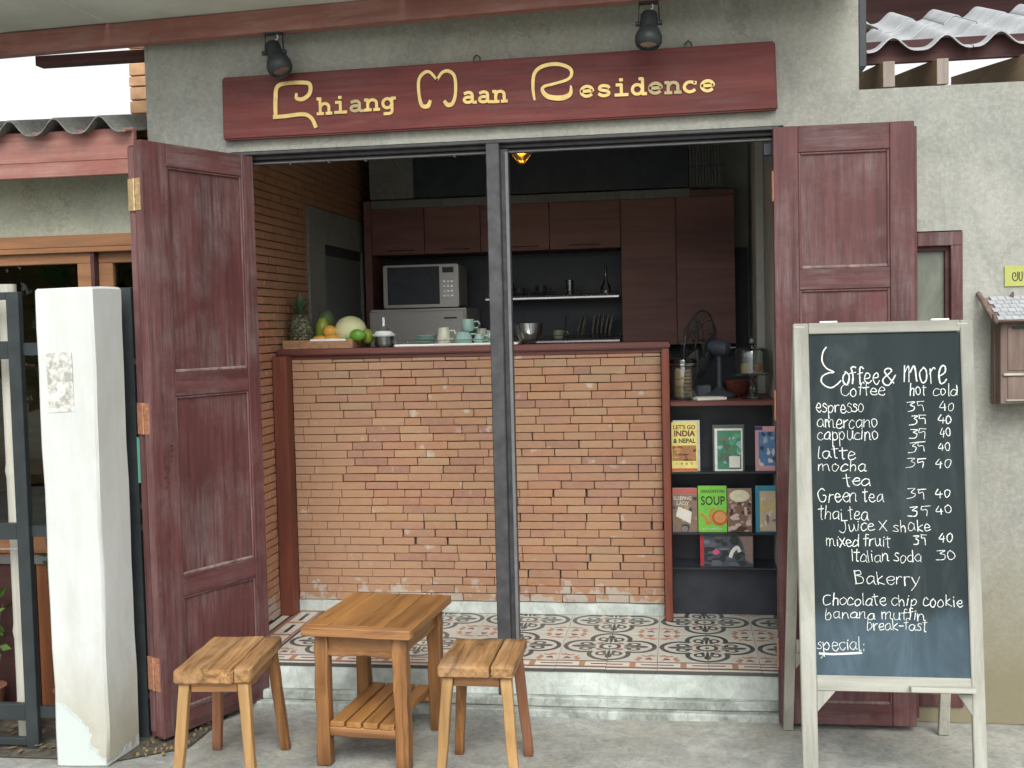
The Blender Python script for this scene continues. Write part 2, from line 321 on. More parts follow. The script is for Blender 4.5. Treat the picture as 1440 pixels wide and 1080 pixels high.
def border(name, front=True):
    g = G(name, rough=.45, spec=.35); X, Y, Z_ = g.pos(); X, Y = S(g, X), S(g, Y)
    if front: v, u = (Y - .0)*(1/.12), ((X + 8.0)*(1/.2)).fract()
    else: v, u = (X*-1 - 1.70)*(-1/.19) + 1, ((Y + 8.0)*(1/.2)).fract()
    nz = g.noise(22, 5, .6)
    c = g.mix(g.ramp(nz, [(.3, 0.), (.75, 1.)]), (.55, .53, .46), (.66, .64, .57))
    def strip(a, b): return ((v > a)*(v < b))
    band = strip(.42, .86)
    dash = strip(.60, .70)*(u > .18)*(u < .82)
    blk = band*((u < .07).max(u > .95))
    c = g.mix(blk.k, c, (.36, .22, .13)); c = g.mix(dash.k, c, (.055, .062, .058))
    c = g.mix(strip(.32, .42).max(strip(.86, .92)).k, c, (.33, .155, .13))
    c = g.mix(strip(.93, 1.01).max(strip(.24, .32)).max(strip(-.1, .06)).k, c, (.07, .07, .066))
    g.base(c); return g.m
M['border'] = border('border_tile_front'); M['border_side'] = border('border_tile_side', False)

# ------------------------------------------------------------------ mesh toolkit
class MB:
    def __init__(s): s.v, s.f, s.mi = [], [], []
    def add(s, vs, fs, mi=0):
        k = len(s.v); s.v += [Vector(p) for p in vs]; s.f += [tuple(i+k for i in f) for f in fs]; s.mi += [mi]*len(fs); return s
    def box(s, x0, y0, z0, x1, y1, z1, mi=0):
        if x0 > x1: x0, x1 = x1, x0
        if y0 > y1: y0, y1 = y1, y0
        if z0 > z1: z0, z1 = z1, z0
        return s.add([(x0,y0,z0),(x1,y0,z0),(x1,y1,z0),(x0,y1,z0),(x0,y0,z1),(x1,y0,z1),(x1,y1,z1),(x0,y1,z1)],
                     [(0,3,2,1),(4,5,6,7),(0,1,5,4),(1,2,6,5),(2,3,7,6),(3,0,4,7)], mi)
    def hexa(s, b, t, mi=0):               # 4 bottom points, 4 top points (same winding)
        return s.add(list(b)+list(t), [(0,3,2,1),(4,5,6,7),(0,1,5,4),(1,2,6,5),(2,3,7,6),(3,0,4,7)], mi)
    def bar(s, a, b, w, d, mi=0, w2=None, d2=None, up=(0, 1, 0)):   # square bar a->b
        a, b = Vector(a), Vector(b); t = (b-a).normalized(); x = t.cross(Vector(up)).normalized(); y = x.cross(t).normalized()
        w2 = w2 or w; d2 = d2 or d
        q = lambda p, ww, dd: [p-x*ww/2-y*dd/2, p+x*ww/2-y*dd/2, p+x*ww/2+y*dd/2, p-x*ww/2+y*dd/2]
        return s.hexa(q(a, w, d), q(b, w2, d2), mi)
    def tube(s, pts, r, n=8, mi=0, cap=True):
        pts = [Vector(p) for p in pts]; rings = []; m = len(pts); k = len(s.v)
        ref = Vector((0, 0, 1))
        for i, p in enumerate(pts):
            t = (pts[min(i+1, m-1)] - pts[max(i-1, 0)]).normalized()
            rf = ref if abs(t.dot(ref)) < .95 else Vector((1, 0, 0))
            x = t.cross(rf).normalized(); y = t.cross(x).normalized()
            rr = r[i] if isinstance(r, (list, tuple)) else r
            rings.append([p + x*math.cos(2*math.pi*j/n)*rr + y*math.sin(2*math.pi*j/n)*rr for j in range(n)])
        vs = [q for rg in rings for q in rg]; fs = []
        for i in range(m-1):
            for j in range(n):
                a, b = i*n+j, i*n+(j+1) % n; fs.append((a, b, b+n, a+n))
        if cap: fs.append(tuple(range(n))[::-1]); fs.append(tuple(range((m-1)*n, m*n)))
        return s.add(vs, fs, mi)
    def lathe(s, prof, c=(0, 0, 0), n=24, mi=0, sx=1, sy=1, a0=0, a1=2*math.pi):
        c = Vector(c); full = abs(a1-a0-2*math.pi) < 1e-6; cols = n if full else n+1; vs = []
        for r, z in prof:
            for j in range(cols):
                a = a0+(a1-a0)*j/n; vs.append(c + Vector((r*math.cos(a)*sx, r*math.sin(a)*sy, z)))
        fs = []
        for i in range(len(prof)-1):
            for j in range(n):
                a = i*cols+j; b = i*cols+(j+1) % cols; fs.append((a, b, b+cols, a+cols))
        return s.add(vs, fs, mi)
    def ball(s, c, r, n=16, m=10, mi=0, rz=None, rx=None, ry=None):
        rz = rz or r; rx = rx or r; ry = ry or r
        prof = [(max(math.sin(math.pi*i/m), 1e-3), -math.cos(math.pi*i/m)*rz) for i in range(m+1)]
        return s.lathe(prof, c, n, mi, rx, ry)
    def ribbon(s, pts, w, o, e1, e2, nrm, th=.002, mi=0):      # flat stroke in the plane (o,e1,e2), raised by th along nrm
        P = [Vector((p[0], p[1])) for p in pts]; m = len(P); L, Rr = [], []
        for i, p in enumerate(P):
            t = (P[min(i+1, m-1)] - P[max(i-1, 0)])
            t = t.normalized() if t.length > 1e-9 else Vector((1, 0))
            nn_ = Vector((-t.y, t.x)); ww = (w[i] if isinstance(w, (list, tuple)) else w)/2
            if i == 0: p = p - t*ww*.5
            if i == m-1: p = p + t*ww*.5
            L.append(p+nn_*ww); Rr.append(p-nn_*ww)
        to = lambda q, h: o + e1*q.x + e2*q.y + nrm*h
        vs = []; fs = []
        for i in range(m): vs += [to(L[i], th), to(Rr[i], th), to(L[i], -.0005), to(Rr[i], -.0005)]
        for i in range(m-1):
            a = i*4; b = a+4; fs += [(a, b, b+1, a+1), (a+2, b+2, b, a), (a+1, b+1, b+3, a+3)]
        fs += [(0, 1, 3, 2), ((m-1)*4+1, (m-1)*4, (m-1)*4+2, (m-1)*4+3)]
        return s.add(vs, fs, mi)
    def xf(s, mat):
        s.v = [mat @ p for p in s.v]; return s

def smoothpts(pts, n=6):
    if len(pts) < 3: return pts
    P = [Vector(p).to_2d() if len(p) == 2 else Vector(p) for p in pts]; out = []
    for i in range(len(P)-1):
        p0, p1, p2, p3 = P[max(i-1, 0)], P[i], P[i+1], P[min(i+2, len(P)-1)]
        for k in range(n):
            t = k/n; out.append(.5*((2*p1)+(p2-p0)*t+(2*p0-5*p1+4*p2-p3)*t*t+(3*p1-p0-3*p2+p3)*t**3))
    out.append(P[-1]); return out

def woff(o):
    v = Vector((0, 0, 0))
    while o is not None: v += o.location; o = o.parent
    return v

def obj(name, mb, mat, parent=None, local=False, bevel=0., smooth=None, kind=None, seg=1, fix=False, rough=None, label=None):
    me = bpy.data.meshes.new(name)
    off = Vector((0, 0, 0)) if (local or parent is None) else woff(parent)
    me.from_pydata([tuple(p-off) for p in mb.v], [], mb.f)
    mats = mat if isinstance(mat, (list, tuple)) else [mat]
    for x in mats: me.materials.append(M[x] if isinstance(x, str) else x)
    if len(mats) > 1: me.polygons.foreach_set('material_index', mb.mi)
    if bevel or fix or rough:
        bm = bmesh.new(); bm.from_mesh(me)
        if fix: bmesh.ops.recalc_face_normals(bm, faces=bm.faces)
        if rough:                                  # (cuts, amp, freq): hand-hewn irregularity
            cuts, amp, fr = rough
            bmesh.ops.subdivide_edges(bm, edges=bm.edges[:], cuts=cuts, use_grid_fill=True)
            for q in bm.verts:
                n3 = noise.noise_vector((q.co+off)*fr + Vector((3.1, 7.7, 1.3))*len(name)); q.co += n3*amp
        if bevel:
            ed = [e for e in bm.edges if len(e.link_faces) == 2 and e.calc_face_angle(0) > .5]
            bmesh.ops.bevel(bm, geom=ed, offset=bevel, segments=seg, affect='EDGES', clamp_overlap=True)
        bm.to_mesh(me); bm.free()
    if smooth:
        for p in me.polygons: p.use_smooth = True
        me.set_sharp_from_angle(angle=R(smooth))
    me.update()
    o = bpy.data.objects.new(name, me); COL.objects.link(o)
    if parent: o.parent = parent
    if kind: o['kind'] = kind
    if label: o['label'] = label
    return o

def thing(name, label, cat, loc=(0, 0, 0), rz=0., group=None):
    o = bpy.data.objects.new(name, None); COL.objects.link(o); o.location = loc; o.rotation_euler = (0, 0, rz)
    o.empty_display_size = .05; o['label'] = label; o['category'] = cat
    if group: o['group'] = group
    return o
def tag(o, label, cat, group=None):
    o['label'] = label; o['category'] = cat
    if group: o['group'] = group
    return o
def recenter(o, base):
    base = Vector(base)
    for v in o.data.vertices: v.co -= base
    o.location = base; return o
def single(name, mb, mat, label, cat, base, group=None, **k):
    return tag(recenter(obj(name, mb, mat, None, **k), base), label, cat, group)
B3 = lambda *a, **k: MB().box(*a, **k)
EX, EY, EZ = Vector((1, 0, 0)), Vector((0, 1, 0)), Vector((0, 0, 1))
GZ = -.17                                   # street level; the shop's tiled floor is z = 0

# ------------------------------------------------------------------ setting
mb = MB()
xs = [-120, -20] + [-4+.25*i for i in range(29)] + [20, 120]; ys = [-120, -20] + [-2.5+.25*i for i in range(12)] + [2.9, 20, 150]
for j, yy in enumerate(ys):
    for i, xx in enumerate(xs):
        dz = 0. if abs(xx) > 5 or abs(yy) > 3 else .004*noise.noise(Vector((xx*2, yy*2, 0)))-.002
        mb.v.append(Vector((xx, yy, GZ+dz)))
nx = len(xs)
for j in range(len(ys)-1):
    for i in range(nx-1):
        a = j*nx+i; mb.f.append((a, a+1, a+1+nx, a+nx)); mb.mi.append(0)
obj('ground', mb, 'ground', kind='structure', smooth=60)
mb = MB()
mb.add([(-4.5, -.66, GZ+.004), (-2.0, -.64, GZ+.004), (-1.80, -.50, GZ+.004), (-1.78, .08, GZ+.004), (-4.5, .09, GZ+.004)], [(0, 1, 2, 3, 4)])
obj('earth_strip', mb, 'soil', kind='structure')
# shop floor and its tiles
fl = obj('floor', B3(-1.90, .02, -.16, .44, 2.56, -.012), 'mortar', kind='structure')
def tile(x0, y0, x1, y1, m):
    w, d = x1-x0, y1-y0
    key = (round(w, 3), round(d, 3), m)
    if key not in TM:
        TM[key] = MB().box(-w/2+.0006, -d/2+.0006, -.012, w/2-.0006, d/2-.0006, 0)
        TM[key] = obj('tile', TM[key], m, fl, local=True, bevel=.0008); o = TM[key]
    else:
        o = TM[key].copy(); COL.objects.link(o)
    o.location = ((x0+x1)/2, (y0+y1)/2, random.uniform(-.0006, .0006)); return o
TM = {}
xt = [-1.701+.2*i for i in range(10)] + [.299, .44]
for j in range(4):
    for i in range(len(xt)-1): tile(xt[i], .12+.2*j, xt[i+1], .32+.2*j, 'tile')
xb = [-1.70+.2*i for i in range(11)] + [.44]
for i in range(len(xb)-1): tile(xb[i], .0, xb[i+1], .12, 'border')
tile(-1.89, .0, -1.70, .12, 'border')
for j in range(4): tile(-1.89, .12+.2*j, -1.70, .32+.2*j, 'border_side')
obj('floor_back', B3(-1.89, .921, -.011, .43, 2.55, -.001), 'mortar', kind='structure')
# steps
st = thing('door_step', 'worn pale cement step below the patterned tile floor', 'step', (-.66, -.02, GZ))
obj('riser', B3(-1.72, .004, -.105, .44, .40, -.0125), 'step', st, rough=(5, .0035, 9))
obj('upper_ledge', B3(-1.74, -.028, -.142, .385, .30, -.1055), 'ledge', st, bevel=.006, rough=(7, .004, 8))
obj('lower_ledge', B3(-1.76, -.062, GZ-.02, .375, .30, -.1425), 'ledge', st, bevel=.006, rough=(7, .004, 7))

# ------------------------------------------------------------------ shop building
shop = thing('shop_building', 'grey cement rendered shop front with a wide open doorway', 'building', (0, .1, GZ))
WT = .2
mb = MB()
mb.box(-2.108, 0, GZ, -1.76, WT, 2.07); mb.box(.40, 0, GZ, .872, WT, 2.07); mb.box(1.032, 0, GZ, 3.2, WT, 1.66)
mb.box(.872, 0, GZ, 1.032, WT, -.11); mb.box(.872, 0, 1.66, 3.2, WT, 2.07)
mb.box(-2.108, 0, 2.07, .672, WT, 2.75); mb.box(.672, 0, 2.07, 3.2, WT, 2.185)
wl = obj('front_wall', mb, 'wall', shop)
obj('soffit_band', B3(-1.765, .001, 2.056, .385, .11, 2.0695), 'frame', shop, bevel=.002)
# inner shell
mb = MB(); mb.box(-2.10, WT, GZ, -1.94, 2.75, 2.74); obj('left_wall', mb, 'mortar', shop)
mb = MB(); mb.box(.43, WT, GZ, .60, 2.75, 2.74); obj('right_wall', mb, 'wall_in', shop)
mb = MB(); mb.box(.388, 1.35, 0, .429, 1.65, 2.3); mb.box(.416, .201, 0, .4295, .62, 2.3); obj('wall_pier', mb, 'wall_in', shop, bevel=.004)
obj('back_wall', B3(-1.94, 2.56, GZ, .43, 2.75, 2.74), 'wall_in', shop)
obj('ceiling', B3(-1.94, WT, 2.46, .43, 2.56, 2.55), 'ceiling', shop)
mb = MB(); mb.box(-2.12, -.62, 2.62, .30, 2.9, 2.68); obj('roof_slab', B3(-2.108, WT, 2.75, .672, 2.8, 2.80), 'ceiling', shop)
# dark end board of the wall beside the neighbour roof
obj('end_board', B3(.673, .0, 2.268, .70, .19, 2.74), 'gate', shop, bevel=.002)
# door frame (head, jambs, central post)
df = thing('door_frame', 'grey painted timber door frame with a slim centre post', 'door frame', (-.66, .07, 0))
mb = MB(); mb.box(-1.76, .04, 2.041, .40, .11, 2.0555); mb.box(-1.76, .065, 2.031, .40, .12, 2.0405); obj('head', mb, 'frame', df, bevel=.002)
obj('track', B3(-1.72, .045, 2.024, .375, .058, 2.0305), 'frame_l', df, bevel=.001)
obj('jamb', B3(.362, .02, -.0, .3995, .0395, 2.0555), 'frame', df, bevel=.003)
obj('jamb', B3(-1.7595, .02, -.0, -1.70, .0395, 2.0555), 'frame', df, bevel=.003)
mb = MB(); mb.box(-.7215, -.014, GZ+.01, -.6695, .03, 2.054); mb.box(-.715, .0305, -.0, -.640, .0645, 2.038)
obj('centre_post', mb, 'frame', df, bevel=.003)
obj('jamb_lining', B3(.378, .0397, 0, .3995, .199, 2.0295), 'gate', df)
obj('jamb_lining', B3(-1.7595, .0397, 0, -1.745, .128, 2.0295), 'gate', df)
obj('stop', B3(-.652, .018, .001, -.641, .0295, 2.0235), 'frame_l', df)
mb = MB()
for x in (-1.53, -1.37, -1.22, -.86): mb.box(x, .040, 2.016, x+.010, .06, 2.0235)
obj('bracket', mb, 'gate', df)
obj('lock_plate', B3(.332, .06, 1.972, .361, .10, 2.015), 'black', df, bevel=.001)

# ------------------------------------------------------------------ sign board with raised letters
sg = thing('sign_board', 'long maroon timber sign board with gold lettering over the doorway', 'sign', (-.7, -.02, 2.1))
mb = MB().hexa([(-1.772, -.04, 2.112), (.377, -.04, 2.122), (.377, -.004, 2.122), (-1.772, -.004, 2.112)],
               [(-1.768, -.04, 2.358), (.370, -.04, 2.372), (.370, -.004, 2.372), (-1.768, -.004, 2.358)])
obj('board', mb, 'sign', sg, bevel=.006, seg=2)
SO = Vector((0, -.0412, 0)); NY = -EY
def cap(name, pts, ws):
    P = smoothpts(pts, 7); k = len(P); W = []
    for i in range(k):
        t = i/(k-1)*(len(ws)-1); a = int(t); b = min(a+1, len(ws)-1); W.append(ws[a]+(ws[b]-ws[a])*(t-a))
    return MB().ribbon(P, W, SO, EX, EZ, NY, .004)
C_ = [(-1.461,2.277),(-1.46,2.259),(-1.435,2.255),(-1.408,2.274),(-1.404,2.306),(-1.426,2.318),(-1.508,2.319),(-1.54,2.304),(-1.547,2.259),(-1.549,2.20)]
C2_ = [(-1.556,2.191),(-1.513,2.192),(-1.435,2.196),(-1.402,2.178),(-1.387,2.145)]
mb = cap('c', C_, [.010,.014,.016,.016,.016,.015,.015,.016,.017,.015]); mb2 = MB().ribbon(smoothpts(C2_, 7), .015, SO+NY*.0004, EX, EZ, NY, .004)
mb.add(mb2.v, mb2.f); obj('letter', mb, 'gold', sg)
M_ = [(-.927,2.221),(-.937,2.202),(-.96,2.205),(-.97,2.246),(-.97,2.3),(-.952,2.326),(-.927,2.331),(-.901,2.303),(-.897,2.301),(-.877,2.326),(-.85,2.329),(-.829,2.306),(-.827,2.247),(-.839,2.208),(-.858,2.202),(-.871,2.216)]
obj('letter', cap('m', M_, [.012,.017,.014,.012,.012,.013,.011,.010,.010,.011,.013,.012,.012,.014,.017,.012]), 'gold', sg)
R_ = [(-.523,2.204),(-.528,2.249),(-.521,2.302),(-.489,2.327),(-.434,2.332),(-.39,2.316),(-.38,2.294),(-.395,2.273),(-.445,2.26),(-.486,2.251),(-.491,2.234),(-.469,2.212),(-.419,2.205),(-.387,2.219),(-.384,2.248)]
obj('letter', cap('r', R_, [.008,.012,.013,.014,.014,.013,.012,.011,.010,.011,.014,.018,.020,.016,.006]), 'gold', sg)
# slab-serif lower case, drawn in a box 1 high (x-height) with baseline 0
def arc(cx, cy, rx, ry, a0, a1, n=12): return [(cx+rx*math.cos(R(a0+(a1-a0)*i/n)), cy+ry*math.sin(R(a0+(a1-a0)*i/n))) for i in range(n+1)]
SL = {
 'h': [[(.2,0),(.2,1.42)],[(.02,1.36),(.2,1.36)],[(.0,.06),(.4,.06)],arc(.52,.62,.28,.30,170,0)+[(.80,.06)],[(.62,.06),(.98,.06)]],
 'i': [[(.5,.06),(.5,.94)],[(.2,.93),(.5,.93)],[(.12,.06),(.9,.06)],[(.42,1.35),(.56,1.35)]],
 'a': [[(.18,.84)]+arc(.45,.68,.27,.25,110,0)+[(.72,.2),(.78,.06),(.98,.06)],arc(.42,.30,.28,.23,60,330)+[(.72,.22)]],
 'n': [[(.2,0),(.2,.94)],[(.02,.93),(.2,.93)],[(.0,.06),(.4,.06)],arc(.52,.62,.28,.30,170,0)+[(.80,.06)],[(.62,.06),(.98,.06)]],
 'g': [arc(.44,.52,.30,.40,10,350,18),[(.75,.93),(.75,-.15)]+arc(.47,-.15,.28,.24,0,-110)+[(.22,-.39)],[(.75,.93),(.98,.93)]],
 'e': [[(.14,.52),(.84,.52)]+arc(.48,.50,.37,.43,4,318,18)],
 's': [[(.80,.74),(.72,.88)]+arc(.47,.72,.28,.21,50,230,10)+arc(.50,.27,.30,.22,70,-130,12)+[(.16,.22)]],
 'd': [arc(.42,.47,.31,.41,20,340,18),[(.76,.06),(.76,1.36)],[(.56,1.36),(.76,1.36)],[(.76,.06),(.98,.06)]],
 'c': [[(.80,.88),(.78,.70)]+arc(.48,.48,.36,.42,40,320,18)],
}
def slab(txt, x0, z0, x1, z1, xh, mats=None):
    n = len(txt); pw = (x1-x0)/(n-1+.95)
    for i, ch in enumerate(txt):
        bx = x0+pw*i; bz = z0+(z1-z0)*i/(n-1); mb = MB()
        for k, stv in enumerate(SL[ch]):
            mb.ribbon([(bx+px*pw*.92, bz+pz*xh) for px, pz in stv], .0115, SO+NY*(.0003*k), EX, EZ, NY, .004)
        obj('letter', mb, (mats or {}).get(i, 'gold'), sg)
slab('hiang', -1.378, 2.192, -1.062, 2.198, .044, {2: 'gold_dull'})
slab('aan', -.802, 2.204, -.626, 2.202, .044)
slab('esidence', -.352, 2.203, .156, 2.199, .043, {4: 'gold_dull', 5: 'gold_dull'})
for x, zz in ((-.745, 2.368), (.055, 2.373)):
    obj('hook', MB().tube([(x-.012, -.02, zz-.005), (x-.012, -.02, zz+.012), (x, -.02, zz+.022), (x+.012, -.02, zz+.012), (x+.012, -.02, zz-.005)], .003, 6), 'gate', sg)

# ------------------------------------------------------------------ canopy beam, cement board, spot lamps
cn = thing('canopy', 'red oxide canopy beam with grey cement board roofing above', 'canopy', (-1.4, -.15, 2.5))
def beamy(x): return -.234-.0726*x
mb = MB().hexa([(-4.2, beamy(-4.2), 2.5), (.60, beamy(.60), 2.5), (.60, beamy(.60)+.055, 2.5), (-4.2, beamy(-4.2)+.055, 2.5)],
               [(-4.2, beamy(-4.2), 2.588), (.60, beamy(.60), 2.588), (.60, beamy(.60)+.055, 2.588), (-4.2, beamy(-4.2)+.055, 2.588)])
obj('beam', mb, 'beam', cn, bevel=.003)
for i, (xa, xb_) in enumerate(((-4.2, -3.4), (-3.395, -2.225), (-2.22, -1.0), (-.995, .2), (.205, .66))):
    zz = 2.592+.0015*(i % 2)
    mb = MB().hexa([(xa, -.52, zz-.013), (xb_, -.52, zz-.013), (xb_, -.002, zz), (xa, -.002, zz)], [(xa, -.52, zz-.001), (xb_, -.52, zz-.001), (xb_, -.002, zz+.012), (xa, -.002, zz+.012)])
    obj('roof_board', mb, 'soffit', cn, bevel=.001)
obj('bearer', B3(-2.62, .06, 2.475, -2.112, .12, 2.515), 'darkwood', cn, bevel=.002)

def spot(x, y, tiltx, tilty, lab):
    t = thing('spot_lamp', lab, 'spotlight', (x, y, 2.5), group='spot lamps aimed at the sign board')
    m = Matrix.Translation((0, 0, -.070)) @ Matrix.Rotation(tilty, 4, 'Y') @ Matrix.Rotation(tiltx, 4, 'X')
    body = MB().lathe([(.001, .038), (.024, .037), (.031, .028), (.032, -.02), (.034, -.03)], n=20)
    obj('socket', body.xf(m), 'gate', t, local=True, smooth=40)
    sh = MB().lathe([(.034, -.024), (.043, -.040), (.049, -.058), (.049, -.074), (.044, -.088), (.036, -.096), (.034, -.092), (.041, -.08), (.045, -.07)], n=24)
    obj('lamp_shade', sh.xf(m), 'gate', t, local=True, smooth=40)
    obj('lens', MB().lathe([(.001, -.086), (.038, -.086)], n=20).xf(m), 'steel', t, local=True)
    obj('yoke', MB().tube([(-.038, 0, -.074), (-.034, 0, -.004), (.034, 0, -.004), (.038, 0, -.074)], .0032, 6), 'gate', t, local=True, smooth=60)
    for sx in (-1, 1): obj('knob', MB().tube([(sx*.032, 0, -.074), (sx*.048, 0, -.074)], .009, 10), 'gate', t, local=True, smooth=40)
    obj('wire', MB().tube(smoothpts([(.012, .0, -.004), (.014, .004, -.02), (-.006, .0, -.03), (-.004, 0, -.036)], 5), .0022, 5), 'whiteplastic', t, local=True)
    obj('base_plate', MB().box(-.035, -.02, -.004, .035, .02, 0), 'gate', t, local=True)
spot(-1.525, -.10, R(-12), R(-22), 'black spot lamp hanging above the capital C of the sign')
spot(-.085, -.18, R(-14), R(2), 'black spot lamp hanging above the right half of the sign')

# ------------------------------------------------------------------ folding doors
def leaf(parent, o, e, nrm, W, panels, hinges, zt=2.052, zb=-.150, inset=(.075, .09), th=.036):
    """leaf from o along e (unit), front face normal nrm; panels: list of (z0,z1)"""
    o, e, nrm = Vector(o), Vector(e).normalized(), Vector(nrm).normalized()
    def bx(mb, s0, s1, z0, z1, d0, d1):
        P = lambda s, d, z: Vector((0, 0, z)) + Vector((o.x, o.y, 0)) + e*s + nrm*d
        b = [P(s0, d1, z0), P(s1, d1, z0), P(s1, d0, z0), P(s0, d0, z0)]; t = [P(s0, d1, z1), P(s1, d1, z1), P(s1, d0, z1), P(s0, d0, z1)]
        mb.hexa(b, t)
    lf = None
    mb = MB(); a, b = inset
    bx(mb, 0, a, zb, zt, -th, 0); bx(mb, W-b, W, zb, zt, -th, 0)
    zs = [zb]+[v for p in sorted(panels) for v in p]+[zt]
    for i in range(0, len(zs), 2): bx(mb, a, W-b, zs[i], zs[i+1], -th+.001, -.001); mb.mi[-6:] = [1]*6
    lf = obj('door_leaf', mb, ['door', 'door_x'], parent, bevel=.0025, fix=True)
    for z0, z1 in panels:
        mb = MB(); bx(mb, a+.001, W-b-.001, z0+.001, z1-.001, -th+.008, -.012)
        obj('panel', mb, 'door', lf, fix=True)
        mb = MB()
        bx(mb, a, a+.009, z0, z1, -.012, -.004); bx(mb, W-b-.009, W-b, z0, z1, -.012, -.004)
        bx(mb, a+.009, W-b-.009, z1-.009, z1, -.012, -.0045)
        obj('moulding', mb, 'door_edge', lf, bevel=.003, fix=True)
        mb = MB(); bx(mb, a+.009, W-b-.009, z0, z0+.012, -.012, -.003); obj('moulding', mb, 'mould', lf, bevel=.003, fix=True)
    return lf, bx
ld = thing('folding_door', 'weathered maroon panelled folding door standing open at the left', 'door', (-1.69, 0, GZ))
A = Vector((-1.672, .015, 0)); Bv = Vector((-1.902, -.478, 0)); e = (Bv-A).normalized(); Wd = (Bv-A).length
nl = Vector((-e.y, e.x, 0)); nl = nl if nl.x > 0 else -nl
PN = [(-.065, .361), (.44, 1.116), (1.205, 1.967)]
lf, bx = leaf(ld, A, e, nl, Wd, PN, None, inset=(.062, .115))
mb = MB(); bx(mb, Wd+.0005, Wd+.003, -.14, 2.045, -.034, -.001); obj('edge_strip', mb, 'door_edge', lf, fix=True)
A2 = A - nl*.043 + e*.0
lf2, bx2 = leaf(ld, A2, e, nl, Wd-.006, PN, None, zt=2.038, inset=(.075, .09))
mb = MB(); bx2(mb, Wd-.0055, Wd-.003, -.13, 2.03, -.034, -.001); obj('edge_strip', mb, 'door_edge', lf2, fix=True)
for z0, z1, mt in ((1.80, 1.915, 'brass'), (.985, 1.10, 'copper'), (.03, .155, 'copper')):
    mb = MB(); bx(mb, Wd+.0032, Wd+.005, z0, z1, -.034, -.006); bx2(mb, Wd-.001, Wd+.003, z0, z1, -.032, -.004)
    P0 = Vector((A.x, A.y, 0)) + e*(Wd+.006) - nl*.039
    mb.tube([(P0.x, P0.y, z0), (P0.x, P0.y, z1)], .0045, 8)
    for k in range(3):
        for dd in (-.014, -.026):
            q = Vector((A.x, A.y, 0)) + e*(Wd+.0055) + nl*dd; zz = z0+(z1-z0)*(.2+.3*k)
            mb.ball((q.x, q.y, zz), .003, 6, 4)
    obj('hinge', mb, mt, lf, fix=True)
q = A+e*(Wd-.075)
mb = MB()
for k in range(9):
    s0 = Wd-.080+random.uniform(-.014, .022); z0 = .78+k*.019; bx(mb, s0, s0+random.uniform(.006, .02), z0, z0+random.uniform(.004, .011), .0002, .0012+.0002*k)
obj('latch_scar', mb, 'darkwood', lf, fix=True)
rd = thing('folding_door', 'maroon panelled folding door folded flat behind the chalkboard', 'door', (.6, -.1, GZ))
PR = [(-.074, .28), (.36, 1.455), (1.53, 1.951)]
lr, bxr = leaf(rd, (.352, -.115, 0), (1, .012, 0), (0, -1, 0), .492, PR, None, zt=2.046, zb=-.152, inset=(.088, .085))
lr2, bxr2 = leaf(rd, (.360, -.070, 0), (1, .012, 0), (0, -1, 0), .502, PR, None, zt=2.034, zb=-.135, inset=(.088, .085))
mb = MB()
for z0 in (1.78, .98, .06): mb.tube([(.352, -.096, z0), (.352, -.096, z0+.11)], .0055, 8); mb.box(.3495, -.112, z0, .352, -.09, z0+.11)
obj('hinge', mb, 'copper', lr)

# ------------------------------------------------------------------ brickwork
def bricks(parent, rows, mat, name='brick'):
    """rows: list of (loc, (lx,ly,lz)); nearest 300 as parts, rest as one"""
    cp = Vector((0, -4.27, 1.35)); rows.sort(key=lambda q: (Vector(q[0])-cp).length)
    cache = {}; off = woff(parent)
    for i, (loc, sz) in enumerate(rows[:298]):
        key = tuple(round(v*80)/80 if max(sz) == v else round(v, 4) for v in sz) + (i % 4 if max(sz) > .11 else 0,)
        if key not in cache:
            x, y, z = (v/2 for v in sz); o = obj(name, MB().box(-x, -y, -z, x, y, z), mat, parent, local=True, bevel=.0022)
            for v in o.data.vertices: v.co += noise.noise_vector(v.co*60+Vector((i*3.3, 0, 0)))*.0014
            cache[key] = o
            sc = 1
        else:
            o = cache[key].copy(); COL.objects.link(o)
        o.location = Vector(loc)-off; o.rotation_euler = (0, random.uniform(-.004, .004) if sz[0] > sz[1] else 0, 0)
    mb = MB()
    for loc, sz in rows[298:]:
        x, y, z = (v/2 for v in sz); c = Vector(loc)
        mb.box(c.x-x, c.y-y, c.z-z, c.x+x, c.y+y, c.z+z)
    if mb.v: obj('brickwork', mb, mat, parent, kind='stuff')

cnt = thing('serving_counter', 'brick faced serving counter with a dark timber top', 'counter', (-.97, .9, 0))
obj('core', B3(-1.83, .834, 0, -.09, 1.02, 1.212), 'mortar', cnt)
rows = []; CH = .0378; z0 = .062; k = 0
while z0 < 1.205:
    x = -1.818 - random.uniform(0, .14); hh = min(CH-.0026, 1.212-z0)
    while x < -.078:
        L = random.choice([.155, .155, .158, .152, .145, .16, .155]) if random.random() > .06 else .078
        if -.078-(x+L) < .03: L = -.078-x+.01
        a, b = max(x, -1.818), min(x+L-.0026, -.078)
        if b-a > .015:
            rows.append((((a+b)/2, .8225+random.uniform(-.0022, .0022), z0+hh/2), (b-a, .045, hh-random.uniform(0, .0014))))
        x += L
    z0 += CH; k += 1
bricks(cnt, rows, 'brick')
obj('plinth', B3(-1.83, .806, 0, -.0775, .85, .058), 'step', cnt, bevel=.004, rough=(4, .002, 12))
obj('counter_top', B3(-1.888, .772, 1.232, -.036, 1.16, 1.262), 'ctop', cnt, bevel=.006, seg=2)
obj('top_rail', B3(-1.84, .796, 1.213, -.076, .82, 1.2315), 'ctop', cnt, bevel=.002)
obj('corner_post', B3(-1.888, .715, .0, -1.820, .80, 1.2315), 'post', cnt, bevel=.004)
